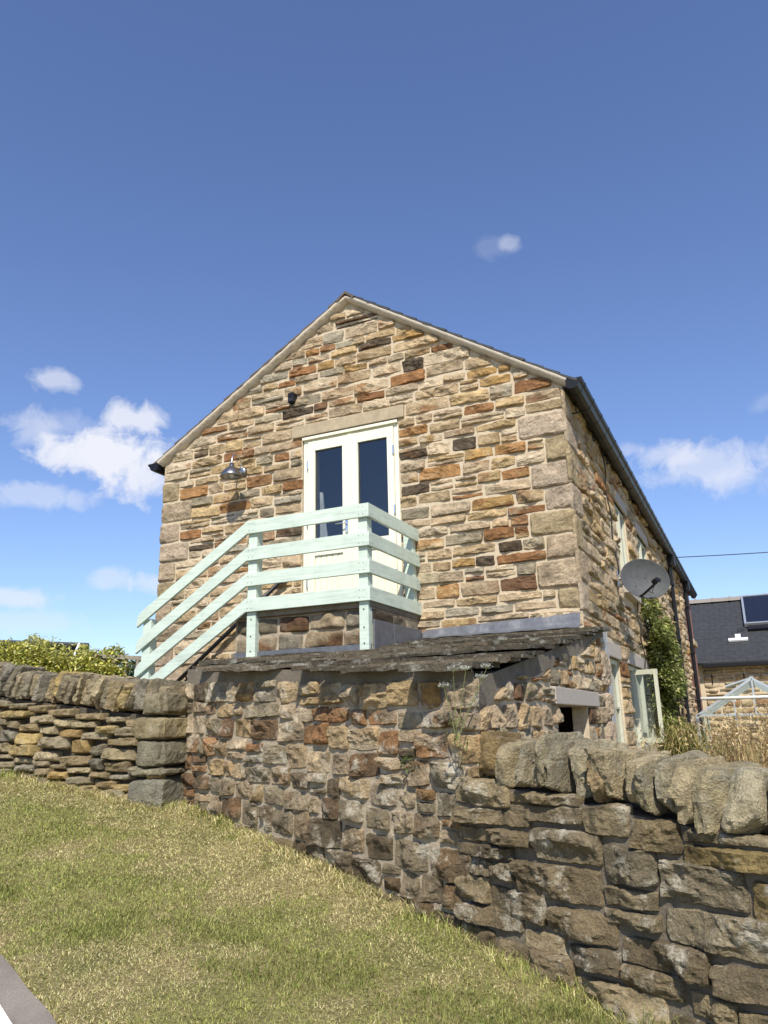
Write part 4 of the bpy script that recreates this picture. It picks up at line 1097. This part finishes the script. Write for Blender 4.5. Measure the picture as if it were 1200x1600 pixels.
mb = MB(); mb.tube([rp(6.13, 16.86, .06)[:], rp(6.16, 17.05, .1)[:], rp(6.4, 17.2, .08)[:]], .018, 6); part(mb, 'cable', M_CABLE, br_)

# ------------------------------------------------------------------ greenhouse beyond the right wall
gh = empty('greenhouse', (6.39, 4.6, -1.9), 'aluminium framed glass greenhouse beyond the right hand wall', 'greenhouse')
GX0, GX1, GXM = 5.70, 7.08, 6.388; GZ0, GZE, GZA = -2.1, -1.146, -.71
mb = MB(); tk = .03
for y in (3.7, 4.7, 5.7):
    mb.bar((GX0, y, GZ0), (GX0, y, GZE), tk, tk, up=(0, 1, 0)); mb.bar((GX1, y, GZ0), (GX1, y, GZE), tk, tk, up=(0, 1, 0)); mb.bar((GX0, y, GZE), (GXM, y, GZA), tk, tk, up=(0, 1, 0)); mb.bar((GX1, y, GZE), (GXM, y, GZA), tk, tk, up=(0, 1, 0))
for (x, z) in ((GX0, GZE), (GX1, GZE), (GXM, GZA)): mb.bar((x, 3.69, z), (x, 5.71, z), .045, .045)
mb.bar((GXM, 3.7, GZE), (GXM, 3.7, GZA), .022, .022, up=(0, 1, 0))
mb.bar((GX0, 3.695, GZE), (GX1, 3.695, GZE), .02, .022); mb.bar((GX0, 5.7, GZE), (GX1, 5.7, GZE), .02, .022)
for x in (GX0+.45, GX1-.45): mb.bar((x, 3.7, GZ0), (x, 3.7, GZE+.25), .016, .016, up=(0, 1, 0))
part(mb, 'frame', M_ALU, gh)
for (a, b) in (((GX0, GZE), (GXM, GZA)), ((GXM, GZA), (GX1, GZE))):
    mb = MB(); mb.add([(a[0], 3.72, a[1]+.004), (b[0], 3.72, b[1]+.004), (b[0], 5.7, b[1]+.004), (a[0], 5.7, a[1]+.004)], [(0, 1, 2, 3)]); part(mb, 'pane', M_GHGLASS, gh)
mb = MB(); mb.addpoly([(GX0, 3.712, GZ0), (GX1, 3.712, GZ0), (GX1, 3.712, GZE), (GXM, 3.712, GZA), (GX0, 3.712, GZE)], [(0, 1, 2, 3, 4)]); part(mb, 'pane', M_GHGLASS, gh)
mb = MB(); v0 = Vector((6.28, 0, GZA-.05)); mb.bar((6.06, 4.2, -.79), (6.36, 4.2, -.70), .6, .02, up=(0, 0, 1)); part(mb, 'roof_vent', M_ALU, gh)
wp = mb = MB(); mb.tube([(5.78, 3.45, -.945), (7.6, 3.52, -.95)], .02, 8); o = mb.build('pole', M_WHITE, smooth=True); tag(o, 'white pole lying level in front of the greenhouse gable', 'pole')
for (x, z, w, h, lab) in ((6.11, -.985, .14, .045, 'upper white plastic tray inside the greenhouse'), (6.2, -1.29, .34, .055, 'lower white plastic tray inside the greenhouse')):
    mb = MB(); mb.prism([(x-w/2, z+h), (x-w/2+.012, z), (x+w/2-.012, z), (x+w/2, z+h), (x+w/2-.01, z+h), (x+w/2-.02, z+.008), (x-w/2+.02, z+.008), (x-w/2+.01, z+h)], 1, 3.78, 3.98)
    o = mb.build('seed_tray', M_WHITE); tag(o, lab, 'tray', 'plastic trays in the greenhouse')

# ------------------------------------------------------------------ vegetation
def leaves(acc, centres, size, colours, elong=1.6, droop=.3, rg=rng):
    "one folded leaf (two quads' worth of faces) at each centre"
    n = len(centres); c = np.asarray(centres)
    th = rg.uniform(0, 2*np.pi, n); el = rg.normal(-droop, .5, n)
    ax = np.stack([np.cos(th)*np.cos(el), np.sin(th)*np.cos(el), np.sin(el)], 1)
    sd = np.stack([-np.sin(th), np.cos(th), rg.normal(0, .4, n)], 1); sd /= np.linalg.norm(sd, axis=1, keepdims=True)
    s = (size*rg.uniform(.6, 1.3, n))[:, None]
    b = c; tip = c+ax*s*elong; m = c+ax*s*elong*.45; up = np.cross(ax, sd)
    l = m+sd*s*.38+up*s*.08; r_ = m-sd*s*.38+up*s*.08
    V = np.stack([b, l, tip, r_], 1).reshape(-1, 3); F = np.arange(4*n).reshape(n, 4)
    C = np.repeat(colours, 4, 0); acc.add(V, F, C)
def bush_points(n, centre, rad, lumps, rg=rng, shell=.55):
    pts = []
    lc = []
    for i in range(lumps):
        v = rg.normal(size=3); v /= np.linalg.norm(v); v = v*rg.uniform(.3, .85); lc.append((np.array(centre)+v*np.array(rad), rg.uniform(.28, .5)))
    for (c, r) in lc:
        k = n//lumps; v = rg.normal(size=(k, 3)); v /= np.linalg.norm(v, axis=1, keepdims=True); q = rg.uniform(shell, 1.0, k)[:, None]
        pts.append(c+v*q*np.array(rad)*r)
    return np.concatenate(pts)
def colmix(n, cols, w, rg=rng):
    idx = rg.choice(len(cols), n, p=np.array(w)/sum(w)); return np.array(cols)[idx]*rg.uniform(.75, 1.25, (n, 1))
YEL = [(.52, .50, .10), (.60, .57, .18), (.30, .35, .06), (.13, .18, .04), (.66, .62, .28)]
def shrub(name, label, cat, base, parts, size, cols, w, lumps, n, stems=7, group=None):
    root = empty(name, base, label, cat, 'yellow shrubs behind the left wall' if name == 'variegated_shrub' else group)
    acc = MB()
    for (c, r, f) in parts:
        pts = bush_points(int(n*f), c, r, lumps); pts = pts[pts[:, 2] > base[2]-.02]; leaves(acc, pts, size, colmix(len(pts), cols, w))
    part(acc, 'foliage', M_LEAF, root)
    mb = MB()
    for i in range(stems):
        c, r, f = parts[i % len(parts)]; e = Vector(c)+Vector(rng.uniform(-.6, .6, 3))*.9*min(r); b = Vector(base)+Vector((rng.uniform(-.2, .2), rng.uniform(-.2, .2), 0))
        mid = b.lerp(e, .5)+Vector((rng.uniform(-.1, .1), rng.uniform(-.1, .1), 0)); mb.tube([b[:], mid[:], e[:]], [.02, .014, .005], 6)
    part(mb, 'stem', M_BARK, root)
    return root
shrub('variegated_shrub', 'spreading yellow variegated shrub behind the left dry stone wall', 'shrub', (-3.3, 1.2, -1.35),
      [((-3.15, 1.5, -.28), (.75, .7, .64), .45), ((-3.5, 1.15, -.16), (.6, .55, .50), .3), ((-2.75, 1.9, -.18), (.5, .5, .47), .25)], .045, YEL, [.40, .32, .14, .06, .14], 18, 20000, 12)
shrub('variegated_shrub', 'smaller pale yellow shrub above the grey trellis fence', 'shrub', (-2.4, 3.0, -1.35), [((-2.6, 3.2, -.25), (.5, .5, .34), 1.0)], .045, [(.55, .52, .22), (.48, .45, .12), (.14, .18, .05)], [.5, .3, .2], 10, 3500, 6)
shrub('variegated_shrub', 'low yellow shrub at the left edge below the old glasshouse', 'shrub', (-4.4, -.3, -1.3), [((-3.75, .75, -.36), (.6, .55, .46), 1.0)], .045, YEL, [.3, .2, .3, .15, .05], 12, 7000, 8)
GRN = [(.05, .085, .02), (.075, .115, .03), (.035, .06, .018), (.10, .14, .04)]
shrub('evergreen_hedge', 'dark evergreen hedge behind the yellow shrubs', 'hedge', (-4.3, 5.0, -1.4), [((-4.6, 4.9, -.25), (1.0, .8, .72), .5), ((-3.4, 5.2, -.4), (.9, .8, .75), .5)], .05, GRN, [.3, .3, .25, .15], 16, 12000, 8)
shrub('ivy_bush', 'dark glossy bush growing behind the grey trellis fence', 'bush', (-2.1, 2.6, -1.35), [((-2.15, 2.55, -.52), (.62, .4, .45), 1.0)], .04, GRN, [.3, .3, .2, .2], 12, 5000, 6)
# climber on the side wall
climb = shrub('climbing_shrub', 'olive green climbing shrub trained up the side wall past the dish', 'climber', (5.3, 5.4, -1.7),
      [((5.25, 4.6, -.05), (.27, .95, .36), .3), ((5.27, 4.9, -.65), (.28, 1.05, .5), .35), ((5.26, 4.8, -1.25), (.22, .8, .4), .15), ((5.2, 4.5, .40), (.14, .6, .28), .06), ((5.25, 5.6, -.2), (.22, .8, .5), .12)], .045,
      [(.22, .25, .06), (.32, .33, .10), (.12, .15, .04), (.42, .40, .18), (.07, .09, .03)], [.3, .25, .25, .1, .1], 16, 15000, 14)
def blades_clump(name, label, cat, base, n, h, spread, cols, w, curl=.6, wid=.004, seedheads=False):
    root = empty(name, base, label, cat, 'dry grass clumps behind the right wall' if name == 'dry_grass' else None); acc = MB(); hd = MB()
    for i in range(n):
        th = rng.uniform(0, 2*math.pi); out = abs(rng.normal(0, 1))*spread; hh = h*rng.uniform(.55, 1.1); b = np.array(base)+np.array([rng.normal(0, .35)*spread*.5, rng.normal(0, .35)*spread*.5, 0])
        dv = np.array([math.cos(th), math.sin(th), 0]); sv = np.array([-dv[1], dv[0], 0]); pts = []
        k = 6
        for j in range(k+1):
            t = j/k; p = b+dv*out*(t**1.7)+np.array([0, 0, hh*(t-curl*.5*t*t*t)]); pts.append(p)
        c = colmix(1, cols, w)[0]; V = []
        for j, p in enumerate(pts):
            ww = wid*(1-.75*j/k); V += [p+sv*ww, p-sv*ww]
        acc.add(V, [(2*j, 2*j+1, 2*j+3, 2*j+2) for j in range(k)], c)
        if seedheads and i % 2 == 0:
            p = pts[-1]; m = 14; cc = p+rng.normal(0, 1, (m, 3))*np.array([.014, .014, .045])-np.array([0, 0, .04]); leaves(hd, cc, .014, colmix(m, cols, w), 1.8)
    part(acc, 'blades', M_GRASS, root)
    if seedheads: part(hd, 'seed_head', M_LEAF, root)
    return root
blades_clump('ornamental_grass', 'green and gold grass tuft spilling over behind the right wall', 'grass tuft', (5.93, -1.15, -1.75), 520, 1.02, .30, [(.25, .22, .06), (.14, .15, .04), (.36, .29, .10)], [.4, .3, .3], 1.2, .005)
STRAW = [(.50, .37, .18), (.42, .30, .14), (.58, .45, .25), (.34, .24, .11)]
blades_clump('dry_grass', 'tall clump of straw coloured dry grass behind the right wall copes', 'dry grass', (6.33, -2.5, -1.8), 240, .92, .34, STRAW, [.3, .3, .25, .15], .7, .0035, True)
blades_clump('dry_grass', 'second straw coloured grass clump further right in front of the greenhouse', 'dry grass', (6.52, -2.0, -1.8), 240, 1.0, .36, STRAW, [.3, .3, .25, .15], .7, .0035, True)
# flowering weed on the outhouse corner
weed = empty('cow_parsley', (5.20, -3.80, -1.28), 'white flowered cow parsley growing at the outhouse wall corner', 'plant')
st = MB(); fl = MB(); lf = MB(); b0 = Vector((5.165, -3.78, -1.26))
for (tx, ty, tz) in ((5.285, -3.73, -.985), (5.22, -3.77, -.945), (5.30, -3.70, -.935), (5.12, -3.80, -1.02), (5.18, -3.83, -.95)):
    e = Vector((tx, ty, tz)); m = b0.lerp(e, .55)+Vector((.0, 0, .01)); st.tube([b0[:], m[:], e[:]], [.0026, .0018, .0012], 6)
    for q in range(9):
        a = 2*math.pi*q/9; f = e+Vector((.022*math.cos(a), .022*math.sin(a), .014+.006*rng.random())) if q else e+Vector((0, 0, .018))
        st.tube([e[:], f[:]], .0008, 4); pts = np.array(f)+rng.normal(0, .0055, (12, 3)); leaves(fl, pts, .006, np.tile((.62, .62, .55), (12, 1)), 1.2, 0)
for q in range(26):
    p = b0+Vector((rng.normal(0, .035), rng.normal(0, .03)-.02, rng.uniform(-.02, .12))); leaves(lf, np.array([p[:]]), .016, colmix(1, [(.10, .13, .035), (.16, .17, .06)], [.5, .5]), 2.2)
part(st, 'stem', simple_mat('green_stem', (.16, .18, .06), .7), weed); part(fl, 'flower', M_LEAF, weed); part(lf, 'foliage', M_LEAF, weed)
# ferns and weeds at the joints of the old wall
for k, (s, z, lab) in enumerate(((2.55, -1.36, 'small fern sprouting from the mortar of the outhouse wall'),)):
    root = empty('wall_fern', fr(s, .03, z), lab, 'fern'); acc = MB(); pts = np.array([fr(s+rng.normal(0, .03), .03+abs(rng.normal(0, .02)), z+rng.normal(0, .02)) for _ in range(50)])
    leaves(acc, pts, .014, colmix(50, GRN, [.25]*4), 2); part(acc, 'frond', M_LEAF, root)

# trellis fence at left, old glasshouse
tf = empty('trellis_fence', (-2.6, 1.95, -1.35), 'weathered grey trellis fence in front of the dark bush', 'fence')
def tl(t, z): return (-2.80+t*.62, 1.75+t*.40, z)
for t in (.0, .48, .95):
    mb = MB(); mb.bar(tl(t, -1.4), tl(t, -.02-.03*t), .05, .05, up=(0, 1, 0)); part(mb, 'post', M_WOODOLD, tf)
for t in (.25, .72):
    mb = MB(); mb.bar(tl(t, -1.4), tl(t, -.10), .02, .02, up=(0, 1, 0)); part(mb, 'slat', M_WOODOLD, tf)
mb = MB(); mb.bar(tl(-.05, -.03), tl(1.2, -.09), .05, .06); part(mb, 'rail', M_WOODOLD, tf)
og = empty('old_glasshouse', (-6.2, 2.6, -1.4), 'old low glasshouse with white glazing bars at the left edge', 'glasshouse')
mb = MB(); A_ = Vector((-7.6, 1.6, .56)); B_ = Vector((-4.95, 3.75, .44))
dd = (B_-A_).normalized(); fr_n = Vector((dd.y, -dd.x, 0))
mb.bar(A_[:], B_[:], .10, .045); part(mb, 'ridge', M_GREYMET, og)
mb = MB()
C0, D0 = A_+fr_n*1.1+Vector((0, 0, -.55)), B_+fr_n*1.1+Vector((0, 0, -.55))
mb.add([A_[:], B_[:], D0[:], C0[:]], [(0, 1, 2, 3)]); part(mb, 'pane', glass_mat('old_glass', (.8, .85, .8), .12), og)
mb = MB(); mb.add([(A_-fr_n*.1)[:], (B_-fr_n*.1)[:], (B_-fr_n*.1+Vector((0, 0, -2)))[:], (A_-fr_n*.1+Vector((0, 0, -2)))[:]], [(0, 1, 2, 3)])
mb.add([C0[:], D0[:], (D0+Vector((0, 0, -1.5)))[:], (C0+Vector((0, 0, -1.5)))[:]], [(0, 1, 2, 3)]); part(mb, 'wall', simple_mat('dark_board', (.055, .06, .045), .9, 0, .4, 6), og)
for t in (.05, .3, .42, .68, .95):
    p0 = A_.lerp(B_, t); mb = MB(); mb.bar((p0+Vector((0, 0, .02)))[:], (p0+fr_n*1.1+Vector((0, 0, -.53)))[:], .035, .03); part(mb, 'glazing_bar', M_WHITE, og)

# ------------------------------------------------------------------ turf
def turf():
    rg = np.random.default_rng(5)
    n = 560000
    s = rg.uniform(-5.0, 5.2, n); nn = rg.uniform(-.08, 2.6, n)
    nr_ = nn-.16*np.clip(1.4-s, 0, 20)**1.3; keep = nr_ < 1.66+.012*np.sin(s*9)+rg.normal(0, .025, n)
    s, nn = s[keep], nn[keep]
    xy = AW+np.outer(s, DW)+np.outer(nn, NW)
    # left of the pier the wall runs along x
    x, y = xy[:, 0], xy[:, 1]
    front = yw(x)-y
    keep = (front > -.04)
    x, y, front = x[keep], y[keep], front[keep]
    dist = np.hypot(x-CAM.x, y-CAM.y)
    # thin out far away, leave out what is far outside the view
    keep = rg.random(len(x)) < np.clip(5.2/dist, .35, 1)
    x, y, front, dist = x[keep], y[keep], front[keep], dist[keep]
    z = gz(x, y); P2 = np.stack([x, y, x*0], 1)
    straw = sstep(-.16, .22, fbm(P2*1.5, 3, 41)+.3*fbm(P2*6, 2, 43)+.10)
    lush = sstep(.1, .5, fbm(P2*np.array([1.1, 1.9, 1]), 2, 47))*(1-.6*straw)
    m = len(x)
    isS = rg.random(m) < .10+.74*straw-.25*lush
    hgt = np.where(isS, rg.uniform(.006, .016, m), rg.uniform(.007, .020, m)*(1+.9*lush))
    edge = (front < .14+.08*fbm(P2*3, 2, 61)) & (rg.random(m) < .5); hgt = np.where(edge, hgt*rg.uniform(1.2, 4., m), hgt)
    lean_ = np.where(isS, rg.uniform(.8, 2.6, m), rg.uniform(.35, 1.5, m))
    th = rg.uniform(0, 2*np.pi, m); wd = rg.uniform(.0010, .0021, m)*np.clip(dist/4, .9, 1.8)
    dv = np.stack([np.cos(th), np.sin(th), th*0], 1); sv = np.stack([-np.sin(th), np.cos(th), th*0], 1)
    b = np.stack([x, y, z-.004], 1); up = np.array([0, 0, 1.])
    mid = b+dv*(hgt*lean_*.4)[:, None]+up*(hgt*.65)[:, None]; tip = b+dv*(hgt*lean_)[:, None]+up*hgt[:, None]
    V = np.stack([b+sv*wd[:, None], b-sv*wd[:, None], mid-sv*(wd*.8)[:, None], mid+sv*(wd*.8)[:, None], tip], 1).reshape(-1, 3)
    k = np.arange(m)*5
    Q = np.stack([k, k+1, k+2, k+3], 1); T = np.stack([k+3, k+2, k+4], 1)
    gcol = np.array([(.315, .345, .08), (.38, .39, .115), (.235, .285, .062), (.45, .43, .145)])[rg.integers(0, 4, m)]
    scol = np.array([(.70, .60, .31), (.62, .53, .26), (.76, .66, .37), (.52, .445, .205)])[rg.integers(0, 4, m)]
    C = np.where(isS[:, None], scol, gcol*(1-.38*lush[:, None]))*rg.uniform(.6, 1.3, (m, 1))
    acc = MB(); off = acc.n; acc.add(V, Q, np.repeat(C, 5, 0)); acc.tri.append(T)
    o = acc.build('grass', M_GRASS); tag(o, 'short sun-bleached grass covering the bank below the walls', 'grass', kind='stuff')
turf()
